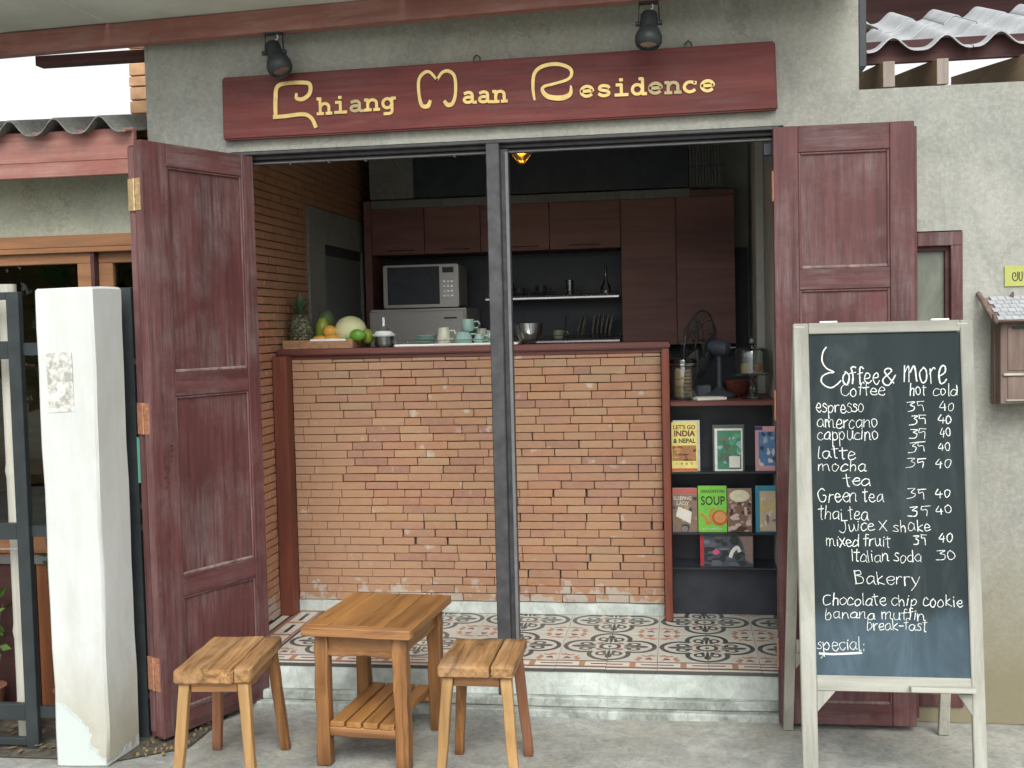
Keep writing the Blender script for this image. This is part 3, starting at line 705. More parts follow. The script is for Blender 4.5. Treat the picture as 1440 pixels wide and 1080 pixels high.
# left brick wall
bw = thing('brick_wall', 'exposed brick side wall running into the shop', 'wall', (-1.92, .2, 0))
rows = []; z0 = .004
while z0 < 2.42:
    y = .02 - random.uniform(0, .14); hh = CH-.0045
    while y < 1.29:
        L = .143+random.uniform(-.01, .01); a, b = max(y, .201 if z0 > 3 else .135), min(y+L-.0045, 1.285)
        if b-a > .015: rows.append(((-1.917+random.uniform(-.003, .003), (a+b)/2, z0+hh/2), (.05, b-a, hh)))
        y += L
    if z0 > 2.0:
        y = 1.29
        while y < 2.5: rows.append(((-1.917+random.uniform(-.003, .003), y+.07, z0+hh/2), (.05, .139, hh))); y += .143
    z0 += CH
bricks(bw, rows, 'brick_side')
obj('core', B3(-1.9395, .13, 0, -1.912, 2.55, 2.45), 'mortar', bw)
dw = thing('side_doorway', 'grey rendered surround of a half open inner side door', 'doorway', (-1.9, 1.9, 0))
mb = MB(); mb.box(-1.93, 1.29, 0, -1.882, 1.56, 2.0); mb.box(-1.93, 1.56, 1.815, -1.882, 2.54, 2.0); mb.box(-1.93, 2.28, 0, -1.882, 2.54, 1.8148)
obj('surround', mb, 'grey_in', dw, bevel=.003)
obj('door_panel', B3(-1.911, 1.61, .0, -1.90, 2.279, 1.76), plain('blue_grey_door', (.17, .20, .20), .4), dw)
obj('door_rail', B3(-1.911, 1.5605, 1.7605, -1.895, 2.279, 1.8145), 'black', dw)
mb = MB()
for k in range(26):
    p = Vector((-1.905, random.uniform(1.562, 1.607), random.uniform(1.25, 1.6))); d = Vector((0, random.uniform(-.01, .01), random.uniform(-.02, .02)))
    mb.add([p-d, p+Vector((.004, .01, .004)), p+d, p-Vector((-.004, .008, .003))], [(0, 1, 2, 3)])
o = obj('creeper', mb, 'leaf', None); o['kind'] = 'stuff'

# ------------------------------------------------------------------ bookcase
bc = thing('bookcase', 'open bookcase of black shelves with a reddish timber frame', 'bookcase', (.17, .95, 0))
obj('side_panel', B3(-.075, .72, .0, -.040, 1.10, 1.2315), 'post', bc, bevel=.003)
obj('top_board', B3(-.0395, .79, .968, .428, 1.30, .990), 'ctop', bc, bevel=.003)
obj('back_panel', B3(-.0395, 1.02, .001, .428, 1.04, .9675), 'blackshelf', bc)
obj('base_panel', B3(-.0395, .86, .001, .428, .88, .222), 'blackshelf', bc)
for z0 in (.665, .385, .226): obj('shelf', B3(-.0395, .815 if z0 < .3 else .82, z0-.008, .428, 1.0195, z0), 'blackshelf', bc, bevel=.001)
# books: front of each cover at y0
FONT_CACHE = {}
def text(parent, body, x, y, z, size, mat, sx=1., align='CENTER', bold=.0):
    cu = bpy.data.curves.new('t', 'FONT'); cu.body = body; cu.size = size; cu.align_x = align; cu.extrude = .0003; cu.offset = bold
    to = bpy.data.objects.new('t', cu); COL.objects.link(to); dg = bpy.context.evaluated_depsgraph_get(); dg.update()
    me = bpy.data.meshes.new_from_object(to.evaluated_get(dg)); bpy.data.objects.remove(to)
    o = bpy.data.objects.new('lettering', me); COL.objects.link(o); me.materials.clear(); me.materials.append(M[mat])
    off = woff(parent) if parent else Vector((0, 0, 0))
    for v in me.vertices: v.co = Vector((v.co.x*sx, -v.co.z, v.co.y)) + Vector((x, y, z)) - off
    o.parent = parent; return o
bk = {}
def cmat(c, r=.35):
    k = tuple(c)
    if k not in bk: bk[k] = plain('cover_print', c, r, var=.12, scale=50)
    return bk[k]
def picture(parent, x0, x1, z0, z1, y, cols, n, seed, name='cover_picture', bgc=None):
    """cover print: small flat blobs of ink over a ground colour"""
    rnd = random.Random(seed); mb = MB(); mats = [cmat(c) for c in cols]
    mb.add([(x0, y, z0), (x1, y, z0), (x1, y, z1), (x0, y, z1)], [(0, 1, 2, 3)], 0)
    for i in range(n):
        cx, cz = rnd.uniform(x0, x1), rnd.uniform(z0, z1); rx, rz = rnd.uniform(.06, .2)*(x1-x0), rnd.uniform(.04, .14)*(z1-z0)
        yy = y-.00012*(i+1); m = rnd.randrange(1, len(cols)) if len(cols) > 1 else 0; kk = 8; vs = []
        for j in range(kk):
            a = j/kk*6.283; rr = rnd.uniform(.6, 1.1)
            vs.append((min(max(cx+rx*rr*math.cos(a), x0), x1), yy, min(max(cz+rz*rr*math.sin(a), z0), z1)))
        mb.add(vs, [tuple(range(kk))], m)
    return obj(name, mb, mats, parent)
def book(x0, x1, z0, z1, cov, lab, y=.842, th=.018, lean=0.):
    t = thing('book', lab, 'book', ((x0+x1)/2, y+th/2, z0), group='books shown face out on the bookcase')
    obj('cover', B3(x0, y, z0, x1, y+.0015, z1), cmat(cov), t); obj('back_cover', B3(x0, y+th-.0015, z0, x1, y+th, z1), cmat(cov), t)
    obj('pages', B3(x0+.002, y+.0016, z0+.002, x1-.002, y+th-.0016, z1-.002), 'paper', t)
    return t, y-.0006
t, y = book(-.036, .080, .666, .890, (.80, .70, .22), 'yellow and red travel guide about India and Nepal')
text(t, "LET'S GO", .022, y, .860, .026, 'inkred' if 'inkred' in M else 'reddark', .95, bold=.0006)
text(t, "INDIA", .022, y, .828, .036, 'reddark', .98, bold=.0012); M['reddark'].node_tree
text(t, "& NEPAL", .022, y, .797, .028, 'ink', .92, bold=.0008)
picture(t, -.033, .074, .715, .785, y, [(.40, .20, .08), (.10, .05, .04), (.30, .08, .05), (.55, .33, .12)], 16, 3)
text(t, "1  9  9  7", .020, y, .695, .016, 'ink', 1.3); obj('cover_band', B3(-.036, y-.0002, .668, .080, y+.0004, .680), cmat((.60, .14, .08)), t)
single('book', B3(-.030, .8605, .666, .092, .880, .898), cmat((.62, .64, .58)), 'pale book standing behind the yellow travel guide', 'book', (.03, .87, .666), group='books shown face out on the bookcase')
t, y = book(.158, .283, .667, .860, (.74, .76, .70), 'white framed book with a green garden picture on its cover')
picture(t, .170, .276, .675, .852, y, [(.07, .26, .16), (.12, .36, .22), (.10, .16, .10), (.28, .16, .11), (.30, .50, .50)], 26, 5)
obj('price_sticker', B3(.222, y-.006, .683, .270, y-.0045, .735), 'paper', t)
single('book', B3(.150, .862, .666, .292, .876, .876), cmat((.10, .12, .12)), 'dark book showing behind the white framed one', 'book', (.22, .87, .666), group='books shown face out on the bookcase')
t, y = book(.340, .427, .667, .868, (.62, .34, .36), 'pink framed book with a seaside picture at the shelf end')
picture(t, .354, .426, .690, .845, y, [(.10, .22, .42), (.05, .07, .10), (.35, .42, .50), (.62, .62, .60)], 14, 8)
obj('cover_band', B3(.338, y-.0002, .852, .372, y+.0004, .868), cmat((.04, .06, .22)), t)
t, y = book(-.036, .076, .386, .588, (.33, .19, .16), 'brown novel with a cloaked figure at the left of the middle shelf')
picture(t, -.034, .074, .388, .555, y, [(.24, .17, .12), (.05, .05, .06), (.34, .25, .17), (.46, .34, .15), (.22, .22, .20)], 18, 12)
obj('cover_figure', MB().add([(-.022, y-.003, .46), (.045, y-.003, .425), (.050, y-.003, .480), (-.01, y-.003, .505)], [(0, 1, 2, 3)]), 'paper', t)
text(t, "SLEEPING", .010, y-.003, .535, .023, 'paper', .85, bold=.0003); text(t, "LADY", .010, y-.003, .511, .024, 'paper', .95, bold=.0003)
obj('cover_band', B3(-.036, y-.0002, .564, .076, y+.0004, .586), cmat((.50, .13, .10)), t)
t, y = book(.080, .208, .386, .597, (.20, .55, .07), 'bright green book titled about dragon fin soup')
text(t, "DRAGON'S FIN", .146, y, .567, .020, 'ink', .80, bold=.0002); text(t, "SOUP", .146, y, .512, .056, 'ink', .78, bold=.0006)
mb = MB().lathe([(.001, 0), (.036, 0)], n=20); mb.xf(Matrix.Translation((.176, y-.001, .452)) @ Matrix.Rotation(R(90), 4, 'X')); obj('cover_bowl', mb, cmat((.50, .12, .05)), t)
mb = MB().lathe([(.001, 0), (.026, 0)], n=16); mb.xf(Matrix.Translation((.178, y-.0016, .455)) @ Matrix.Rotation(R(90), 4, 'X')); obj('cover_soup', mb, cmat((.62, .30, .10)), t)
mb = MB().ribbon(smoothpts([(.092, .470), (.112, .452), (.122, .425), (.136, .440), (.135, .475), (.150, .495)], 5), [.012]*26, Vector((0, y-.0005, 0)), EX, EZ, NY, .001); obj('cover_prawn', mb, cmat((.58, .24, .06)), t)
text(t, "S. P. SOMTOW", .144, y-.001, .395, .014, 'paper', .95)
t, y = book(.212, .320, .387, .585, (.30, .20, .15), 'brown book with a cream oval and a crowd on its cover')
picture(t, .215, .318, .390, .530, y, [(.20, .12, .09), (.40, .28, .24), (.08, .04, .03), (.55, .45, .38)], 34, 21)
mb = MB().lathe([(.001, 0), (.045, 0)], n=24, sy=.62); mb.xf(Matrix.Translation((.266, y-.0045, .553)) @ Matrix.Rotation(R(90), 4, 'X')); obj('cover_oval', mb, cmat((.66, .62, .44)), t)
t, y = book(.338, .427, .386, .597, (.05, .24, .34), 'teal book with a yellow and purple picture at the right end')
picture(t, .356, .426, .392, .575, y, [(.50, .42, .30), (.60, .48, .10), (.28, .14, .20), (.62, .60, .55)], 16, 31)
t, y = book(.088, .325, .2265, .378, (.08, .085, .10), 'wide black photo book with a red spine and two readers pictured')
obj('spine', B3(.086, y-.001, .228, .102, y+.0008, .376), cmat((.42, .03, .04)), t)
picture(t, .104, .322, .230, .374, y, [(.07, .085, .11), (.03, .03, .035), (.16, .18, .20), (.03, .035, .04), (.11, .12, .14)], 30, 41)
mb = MB().add([(.262, y-.008, .37), (.322, y-.008, .37), (.322, y-.008, .24), (.29, y-.008, .26), (.285, y-.008, .31)], [(0, 1, 2, 3, 4)]); obj('cover_picture', mb, cmat((.24, .17, .15)), t)
mb = MB().ribbon(smoothpts([(.222, .275), (.232, .300), (.252, .318), (.262, .300)], 5), [.016]*16, Vector((0, y-.009, 0)), EX, EZ, NY, .001); obj('cover_shirt', mb, 'paper', t)
mb = MB().lathe([(.001, 0), (.021, 0)], n=14); mb.xf(Matrix.Translation((.240, y-.0095, .350)) @ Matrix.Rotation(R(90), 4, 'X')); obj('cover_head', mb, 'ink', t)
mb = MB().lathe([(.001, 0), (.016, 0)], n=14, sy=.8); mb.xf(Matrix.Translation((.158, y-.0095, .296)) @ Matrix.Rotation(R(90), 4, 'X')); obj('cover_skirt', mb, cmat((.55, .10, .22)), t)

# ------------------------------------------------------------------ kitchen units at the back
YK = 2.2
wc = thing('wall_cabinet', 'row of four mahogany wall cabinets above the microwave and racks', 'cabinet', (-1.05, 2.37, 1.78))
obj('carcass', B3(-1.80, YK+.02, 1.79, -.318, 2.555, 2.09), 'cabinet', wc)
ed = [-1.80, -1.477, -1.139, -.731, -.318]
for a, b in zip(ed[:-1], ed[1:]):
    d = obj('cabinet_door', B3(a+.002, YK, 1.788, b-.002, YK+.018, 2.062), 'cabinet', wc, bevel=.0015)
    obj('handle', MB().tube([(b-.22 if a < -.8 else b-.30, YK-.018, 1.812), (b-.06 if a < -.8 else b-.12, YK-.018, 1.812)], .003, 6), 'chrome', d)
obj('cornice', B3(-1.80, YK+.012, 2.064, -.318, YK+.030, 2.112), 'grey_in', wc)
tc_ = thing('tall_cabinet', 'pair of long mahogany cabinet doors right of the plate racks', 'cabinet', (.0, 2.37, 1.22))
obj('carcass', B3(-.3175, YK+.02, 1.222, .330, 2.555, 2.10), 'cabinet', tc_)
for a, b in ((-.3165, -.002), (-.002, .330)):
    d = obj('cabinet_door', B3(a+.002, YK-.002, 1.220, b-.002, YK+.016, 2.062), 'cabinet', tc_, bevel=.0015)
    obj('handle', MB().tube([(a+.08, YK-.02, 1.243), (a+.25, YK-.02, 1.243)], .003, 6), 'chrome', d)
obj('cornice', B3(-.3175, YK+.012, 2.064, .08, YK+.030, 2.112), 'grey_in', tc_)
al = thing('kitchen_alcove', 'black backed alcove under the wall cabinets', 'alcove', (-1.05, 2.4, 0))
obj('back_panel', B3(-1.80, 2.53, 0, .42, 2.555, 1.787), 'black', al)
obj('worktop', B3(-1.10, 2.2, .86, .42, 2.529, .90), 'darkwood', al)
obj('base_unit', B3(-1.10, 2.22, .0, .42, 2.529, .859), 'black', al)
obj('side_panel', B3(-.318, 2.21, .901, -.300, 2.529, 1.2215), 'darkwood', al)
obj('side_panel', B3(-1.845, 2.20, .0, -1.802, 2.529, 2.11), 'cabinet', al)
hb = single('black_panel', B3(-1.53, YK-.02, 2.118, .073, YK+.01, 2.459), 'black', 'wide black board above the kitchen cabinets', 'board', (-.7, 2.2, 2.118))
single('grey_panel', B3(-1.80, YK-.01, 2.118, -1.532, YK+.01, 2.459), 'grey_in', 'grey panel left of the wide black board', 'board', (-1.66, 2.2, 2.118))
bl = thing('slatted_blind', 'narrow pale slatted screen right of the wide black board', 'blind', (.2, YK, 2.1))
for k in range(11): obj('slat', B3(.080+k*.0175, YK-.008, 2.115, .0915+k*.0175, YK, 2.459), 'frame_l', bl)
obj('cross_rail', B3(.078, YK+.001, 2.23, .272, YK+.008, 2.24), 'black', bl)
# fridge + microwave
fr = thing('refrigerator', 'silver refrigerator whose top shows above the counter', 'refrigerator', (-1.49, 2.3, 0))
obj('body', B3(-1.782, 2.06, .02, -1.208, 2.52, 1.462), 'silver', fr, bevel=.006, seg=2)
obj('door', B3(-1.780, 2.03, .05, -1.210, 2.0595, 1.455), 'silver', fr, bevel=.010, seg=3)
obj('badge', B3(-1.335, 2.0275, 1.40, -1.260, 2.0295, 1.409), 'ink', fr)
mwv = thing('microwave', 'silver microwave oven standing on the refrigerator', 'microwave', (-1.49, 2.3, 1.466))
m = Matrix.Translation((-1.49, 2.27, 1.470)) @ Matrix.Rotation(R(2), 4, 'Z')
def mwp(n, a, mt, **k):
    q = MB().box(*a).xf(m); return obj(n, q, mt, mwv, **k)
mwp('body', (-.222, -.16, .006, .222, .18, .245), 'silver', bevel=.006)
mwp('front', (-.224, -.172, .0, .224, -.1605, .250), 'silver', bevel=.005, seg=2)
mwp('window', (-.198, -.1745, .018, .112, -.1722, .238), 'black')
mwp('display', (.130, -.1745, .200, .196, -.1722, .232), 'black')
for i in range(4):
    for j in range(3): mwp('button', (.134+j*.022, -.1740, .060+i*.028, .147+j*.022, -.1722, .070+i*.028), 'steel')
mwp('light_bar', (.190, -.1748, .155, .196, -.1722, .185), 'whiteplastic')

# ------------------------------------------------------------------ plate racks
def rack(z, lab, grp='wire racks in the kitchen alcove'):
    t = thing('wire_rack', lab, 'rack', (-.7, 2.3, z), group=grp)
    for zz, yy in ((z+.008, 2.20), (z+.030, 2.20)): obj('rail', MB().tube([(-1.12, yy, zz), (-.325, yy, zz)], .0022, 6), 'chrome', t)
    obj('rail', MB().tube([(-1.12, 2.46, z+.020), (-.325, 2.46, z+.020)], .0022, 6), 'chrome', t)
    for x in (-1.1, -.86, -.62, -.44): obj('support', MB().tube([(x, 2.20, z), (x, 2.20, z+.032)], .0025, 6), 'chrome', t)
    obj('end_post', MB().tube([(-.328, 2.20, z-.008), (-.328, 2.20, z+.045)], .0045, 6), 'chrome', t)
    mb = MB()
    for k in range(38): x = -1.115+k*.021; mb.tube([(x, 2.20, z+.004), (x, 2.46, z+.004)], .0013, 4)
    obj('wire_grid', mb, 'chrome', t, kind='stuff')
    obj('drip_tray', B3(-1.12, 2.205, z-.012, -.335, 2.455, z-.002), 'steel', t)
rack(1.515, 'upper chrome wire rack holding glasses and cups'); rack(1.258, 'lower chrome wire rack holding plates')
def tumbler(x, y, z, h, r, lab, mt='jar'):
    single('drinking_glass', MB().lathe([(.001, .002), (r*.8, .002), (r, h), (r*.92, h), (r*.74, .006), (.001, .006)], (x, y, z), 18), mt, lab, 'glass', (x, y, z), group='glasses on the wire racks', smooth=40)
tumbler(-1.035, 2.30, 1.524, .085, .026, 'short glass at the left end of the upper rack')
tumbler(-.985, 2.30, 1.524, .08, .024, 'short glass second from the left on the upper rack')
tumbler(-.63, 2.32, 1.524, .09, .025, 'glass with a yellow glint in the middle of the upper rack')
def cup(x, y, z, h, r, mt, lab, face=0., flip=False, grp=None, rt=None):
    t = thing('cup', lab, 'cup', (x, y, z), group=grp); rt = rt or r
    pr_ = [(.001, .001), (r*.78, .0), (r, h*.25), ((r+rt)/2, h*.6), (rt, h), (rt*.9, h), ((r+rt)/2*.9, h*.55), (r*.7, .008), (.001, .008)]
    if flip: pr_ = [(a, h-b) for a, b in pr_]
    obj('bowl', MB().lathe(pr_, n=24), mt, t, local=True, smooth=50, fix=True)
    c, s_ = math.cos(face), math.sin(face); q = lambda a, b: (a*c, a*s_, b); rm = (r+rt)/2
    obj('handle', MB().tube([q(rm*.92, h*.78), q(rm+.018, h*.80), q(rm+.026, h*.55), q(rm+.018, h*.30), q(rm*.9, h*.25)], .0045, 8), mt, t, local=True, smooth=60)
cup(-.93, 2.30, 1.524, .05, .035, 'black', 'dark cup with a bright rim on the upper rack')
cup(-.80, 2.30, 1.524, .06, .035, 'black', 'dark cup lying by the middle of the upper rack')
t = thing('glass_jug', 'tall thin necked glass bottle at the right end of the upper rack', 'bottle', (-.415, 2.3, 1.524))
obj('body', MB().lathe([(.001, .0), (.03, .0), (.032, .03), (.02, .06), (.009, .085), (.009, .175), (.012, .178)], n=18), 'jar', t, local=True, smooth=50)
for k, x in enumerate((-.50, -.475, -.45, -.425, -.40, -.56, -.585)):
    mb = MB().lathe([(.001, 0), (.045, .002), (.072, .012), (.073, .014), (.045, .006), (.001, .004)], n=28)
    mb.xf(Matrix.Translation((x, 2.33, 1.268+.074)) @ Matrix.Rotation(R(8+k), 4, 'Y') @ Matrix.Rotation(R(90), 4, 'Y'))
    single('plate', mb, 'ceramic_green' if k > 4 else 'wall_in', ['first', 'second', 'third', 'fourth', 'last', 'small lone', 'small lone second'][k]+' plate standing on edge in the lower rack', 'plate', (x, 2.33, 1.268), group='plates standing in the lower rack', smooth=40)
cup(-.70, 2.30, 1.268, .05, .032, 'ceramic_green', 'small sage cup on the lower rack')
cup(-1.04, 2.30, 1.268, .04, .03, 'black', 'small dark cup at the left of the lower rack')
single('ladle', MB().tube([(-.655, 2.25, 1.29), (-.645, 2.22, 1.40)], .004, 6).ball((-.656, 2.25, 1.285), .014, 10, 6), 'chrome', 'steel ladle leaning in the lower rack', 'ladle', (-.65, 2.24, 1.268))

# ------------------------------------------------------------------ things on the counter
CZ = 1.2625
bx_ = thing('fruit_tray', 'low woven brown tray holding the fruit', 'tray', (-1.71, .92, CZ))
mb = MB().box(-1.868, .835, CZ, -1.535, 1.04, CZ+.008)
for a in ((-1.875, .828, -1.528, .8345), (-1.875, 1.0405, -1.528, 1.047), (-1.875, .8345, -1.8685, 1.0405), (-1.5345, .8345, -1.528, 1.0405)): mb.box(a[0], a[1], CZ, a[2], a[3], CZ+.042)
obj('basket', mb, 'box', bx_, bevel=.002)
obj('paper_lining', B3(-1.735, .8265, CZ+.036, -1.56, .8275, CZ+.046), 'whiteplastic', bx_)
obj('ribbon', MB().ribbon(smoothpts([(-1.86, CZ+.02), (-1.8, CZ+.03), (-1.77, CZ+.015), (-1.72, CZ+.03)], 5), .005, Vector((0, .8272, 0)), EX, EZ, NY, .001), 'copper', bx_)
FZ = CZ+.0085
t = thing('pineapple', 'dark pineapple with its leafy crown at the left of the tray', 'pineapple', (-1.805, .90, FZ))
mb = MB().ball((0, 0, .080), .056, 20, 14, rz=.080)
for i in range(11):
    for j in range(13):
        zz = .014+i*.0133; rr = .056*math.sqrt(max(0, 1-((zz-.08)/.08)**2)); a = (j+.5*(i % 2))/13*6.283
        c = Vector((rr*math.cos(a), rr*math.sin(a), zz)); n_ = Vector((c.x/.056**2, c.y/.056**2, (zz-.08)/.08**2)).normalized()
        u0 = Vector((-math.sin(a), math.cos(a), 0)); v0 = n_.cross(u0); k = min(1, rr/.05)
        mb.add([c+u0*.0125*k, c+v0*.0085, c-u0*.0125*k, c-v0*.0085, c+n_*.0065], [(0, 1, 4), (1, 2, 4), (2, 3, 4), (3, 0, 4)])
obj('rind', mb, 'pine', t, local=True)
mb = MB()
for i in range(34):
    a = i*2.399; k = i/34; L = .075+.03*k; el = R(18+66*k); d = Vector((math.cos(a)*math.cos(el), math.sin(a)*math.cos(el), math.sin(el))); s_ = d.cross(EZ).normalized()*.0085
    o = Vector((0, 0, .150+.02*k)); m_ = o+d*L*.55+Vector((0, 0, .006)); e_ = o+d*L
    mb.add([o-s_*.8, o+s_*.8, m_+s_, m_-s_, e_+EZ*-.004], [(0, 1, 2, 3), (3, 2, 4)])
obj('crown', mb, 'pine_leaf', t, local=True)
def fruit(name, c, r, rz, mt, lab, cat, rx=None, ry=None, tilt=None):
    o = obj(name, MB().ball((0, 0, 0), r, 20, 12, rz=rz, rx=rx, ry=ry), mt, None, smooth=80)
    for v in o.data.vertices: v.co += noise.noise_vector(v.co*25)*.0025
    o.location = c
    if tilt: o.rotation_euler = tilt
    return tag(o, lab, cat)
fruit('papaya', (-1.722, .975, FZ+.072), .036, .072, 'papaya', 'yellow green papaya standing beside the pineapple', 'papaya', tilt=(.1, .15, 0))
fruit('watermelon', (-1.725, 1.03, FZ+.09), .05, .088, 'pine_leaf', 'dark green gourd behind the papaya', 'gourd', tilt=(.0, .2, 0))
fruit('mango', (-1.700, .873, FZ+.030), .036, .026, 'mango', 'orange mango lying left in front of the papaya', 'mango', rx=.045, ry=.032)
fruit('mango', (-1.638, .875, FZ+.032), .036, .028, 'mango', 'orange mango lying right in front of the pale melon', 'mango', rx=.044, ry=.034, tilt=(0, 0, .3))
fruit('mango', (-1.662, .905, FZ+.072), .034, .032, 'mango', 'upper mango resting on the two others', 'mango', rx=.036, ry=.03)
fruit('melon', (-1.572, .955, FZ+.073), .078, .073, 'melon', 'large pale yellow melon in the fruit tray', 'melon')
fruit('green_mango', (-1.515, .875, FZ+.052), .036, .030, 'lime', 'glossy green mango on the right rim of the tray', 'mango', rx=.040, ry=.03)
fruit('green_mango', (-1.56, .852, FZ+.026), .026, .016, 'lime', 'small green mango below the pale melon', 'mango', rx=.034, ry=.014)
fruit('green_mango', (-1.480, .93, FZ+.045), .03, .036, 'papaya', 'green mango leaning outside the tray corner', 'mango', rx=.032, ry=.03)
t = thing('juicer', 'white topped glass citrus juicer beside the fruit tray', 'juicer', (-1.392, .90, CZ))
obj('bowl', MB().lathe([(.001, .002), (.040, .002), (.046, .010), (.047, .052), (.044, .052), (.042, .012), (.001, .008)], n=28), 'jar', t, local=True, smooth=40)
obj('collar', MB().lathe([(.030, .050), (.051, .052), (.056, .058), (.056, .062), (.045, .066), (.040, .075), (.030, .078), (.012, .080), (.001, .080)], n=28), 'whiteplastic', t, local=True, smooth=30)
obj('cone', MB().lathe([(.030, .079), (.024, .088), (.010, .100), (.001, .106)], n=20), 'jar', t, local=True, smooth=40)
obj('knob', MB().tube([(0, 0, .10), (0, 0, .142)], .0065, 10), 'whiteplastic', t, local=True, smooth=40)
obj('stem', MB().tube([(0, 0, .008), (0, 0, .05)], .007, 10), 'whiteplastic', t, local=True, smooth=40)
t = thing('crockery_tray', 'white crockery tray with a thin wire rail on the counter', 'tray', (-1.0, .9, CZ))
obj('tray', B3(-1.325, .825, CZ, -.735, 1.06, CZ+.012), 'tray', t, bevel=.004)
obj('rail', MB().tube([(-1.318, .832, CZ+.028), (-.742, .832, CZ+.028)], .0016, 6), 'chrome', t)
for x in (-1.318, -1.26, -1.08, -.90, -.742): obj('rail_post', MB().tube([(x, .832, CZ+.01), (x, .832, CZ+.032)], .0018, 6), 'chrome', t)
TZ = CZ+.0125
for k in range(3):
    single('saucer', MB().lathe([(.001, 0), (.03, 0), (.066-.006*k, .014), (.067-.006*k, .016), (.03, .005), (.001, .004)], (-1.20+.006*k, .92, TZ+.0125*k), 28), 'ceramic_teal',
           ['lowest', 'middle', 'top'][k]+' celadon saucer of the stack on the white tray', 'saucer', (-1.2, .92, TZ+.0125*k), group='stacked celadon saucers', smooth=40)
cup(-1.098, .90, TZ, .075, .036, 'ceramic_green', 'upturned sage green mug on the white tray', 0., flip=False, rt=.026)
cup(-1.004, .90, TZ, .052, .046, 'ceramic_teal', 'rounded celadon cup upside down under the tall mug', 0.1, rt=.030)
cup(-.988, .935, TZ+.054, .058, .032, 'ceramic_teal', 'tall celadon mug standing on the rounded cup', 0., rt=.031)
cup(-.928, .895, TZ, .040, .028, 'ceramic_teal', 'small celadon cup left of the centre post', .2, rt=.016)
cup(-.885, .96, TZ, .048, .028, 'ceramic_teal', 'small celadon cup half hidden behind the centre post', .2, rt=.018)
cup(-.94, 1.02, TZ, .066, .026, 'ceramic_green', 'sage cup at the back of the white tray', .2, rt=.026)
t = single('glass_bowl', MB().lathe([(.001, .002), (.026, .002), (.046, .018), (.062, .055), (.068, .098), (.065, .098), (.058, .055), (.043, .022), (.001, .008)], (-.69, .90, CZ+.0005), 28), 'jar', 'clear glass bowl right of the centre post', 'bowl', (-.69, .9, CZ), smooth=40)

# ------------------------------------------------------------------ things on the bookcase top
BZ = .9905
t = thing('cookie_jar', 'glass jar full of round cookies on the bookcase', 'jar', (.020, .93, BZ))
obj('jar', MB().lathe([(.001, .002), (.060, .002), (.064, .008), (.064, .150), (.060, .160), (.058, .150), (.061, .010), (.001, .006)], n=32), 'jar', t, local=True, smooth=40)
obj('lid', MB().lathe([(.062, .152), (.067, .156), (.067, .178), (.062, .188), (.045, .192), (.001, .193)], n=32), 'glass', t, local=True, smooth=40)
obj('lid_band', MB().lathe([(.0665, .158), (.0685, .160), (.0685, .168), (.0665, .170)], n=32), 'chrome', t, local=True, smooth=40)
for k in range(8):
    obj('cookie', MB().lathe([(.001, 0), (.024, 0), (.027, .005), (.024, .011), (.001, .013)], (.030+random.uniform(-.003, .003), .0, .010+k*.0165), 14), 'cookie', t, local=True, smooth=50)
for k, (cx, cz, ry) in enumerate(((-.024, .036, 8), (-.020, .082, -10), (-.022, .118, 6))):
    mb = MB().lathe([(.001, -.006), (.024, -.005), (.027, 0), (.024, .005), (.001, .007)], n=16)
    mb.xf(Matrix.Translation((cx, -.018, cz)) @ Matrix.Rotation(R(70), 4, 'X') @ Matrix.Rotation(R(ry), 4, 'Y')); obj('cookie', mb, 'cookie', t, local=True, smooth=50)
t = thing('desk_fan', 'black desk fan turned sideways with a wire cage', 'fan', (.19, 1.02, BZ))
obj('base', MB().lathe([(.001, .004), (.075, .0), (.080, .008), (.070, .020), (.030, .034), (.016, .05)], n=28), 'black', t, local=True, smooth=40)
obj('stand', MB().tube([(0, 0, .03), (0, 0, .20)], [.014, .011], 12), 'black', t, local=True, smooth=40)
ax = Vector((-.86, .42, .12)).normalized(); ph = Vector((0, 0, .235))
mb = MB().tube([ph+ax*.02-ax*.0, ph+ax*.045], .028, 16); mb.tube([ph-ax*.055, ph-ax*.045, ph+ax*.0, ph+ax*.03], [.022, .036, .042, .036], 18); obj('motor', mb, 'black', t, local=True, smooth=40)
obj('knob', MB().tube([ph-ax*.0+Vector((.035, -.02, .0)), ph+Vector((.075, -.03, 0))], .003, 6), 'chrome', t, local=True)
cc = ph+ax*.10; e1 = ax.cross(EZ).normalized(); e2 = ax.cross(e1)
mb = MB()
for ra, da in ((.165, 0), (.12, -.035), (.12, .035), (.06, -.05), (.06, .05)):
    mb.tube([cc+ax*da+(e1*math.cos(k/24*6.2832)+e2*math.sin(k/24*6.2832))*ra for k in range(25)], .0018 if ra < .16 else .0035, 5)
for k in range(36):
    a = k/36*6.2832; d = e1*math.cos(a)+e2*math.sin(a)
    for sg_ in (-1, 1): mb.tube([cc+ax*sg_*.052+d*.03, cc+ax*sg_*.05+d*.06, cc+ax*sg_*.035+d*.12, cc+d*.165], .0010, 4)
obj('cage', mb, 'gate', t, local=True)
for k in range(3):
    a0 = k*2.094; P = [cc+(e1*math.cos(a0)+e2*math.sin(a0))*.02, cc+(e1*math.cos(a0-.45)+e2*math.sin(a0-.45))*.13-ax*.015, cc+(e1*math.cos(a0)+e2*math.sin(a0))*.14, cc+(e1*math.cos(a0+.5)+e2*math.sin(a0+.5))*.12+ax*.015]
    mb = MB().add(P+[p+ax*.002 for p in P], [(0, 1, 2, 3), (7, 6, 5, 4), (0, 4, 5, 1), (1, 5, 6, 2), (2, 6, 7, 3), (3, 7, 4, 0)]); obj('blade', mb, 'dusty', t, local=True)
t = thing('cake_stand', 'clear glass cake stand with a domed lid over muffins', 'cake stand', (.335, .93, BZ))
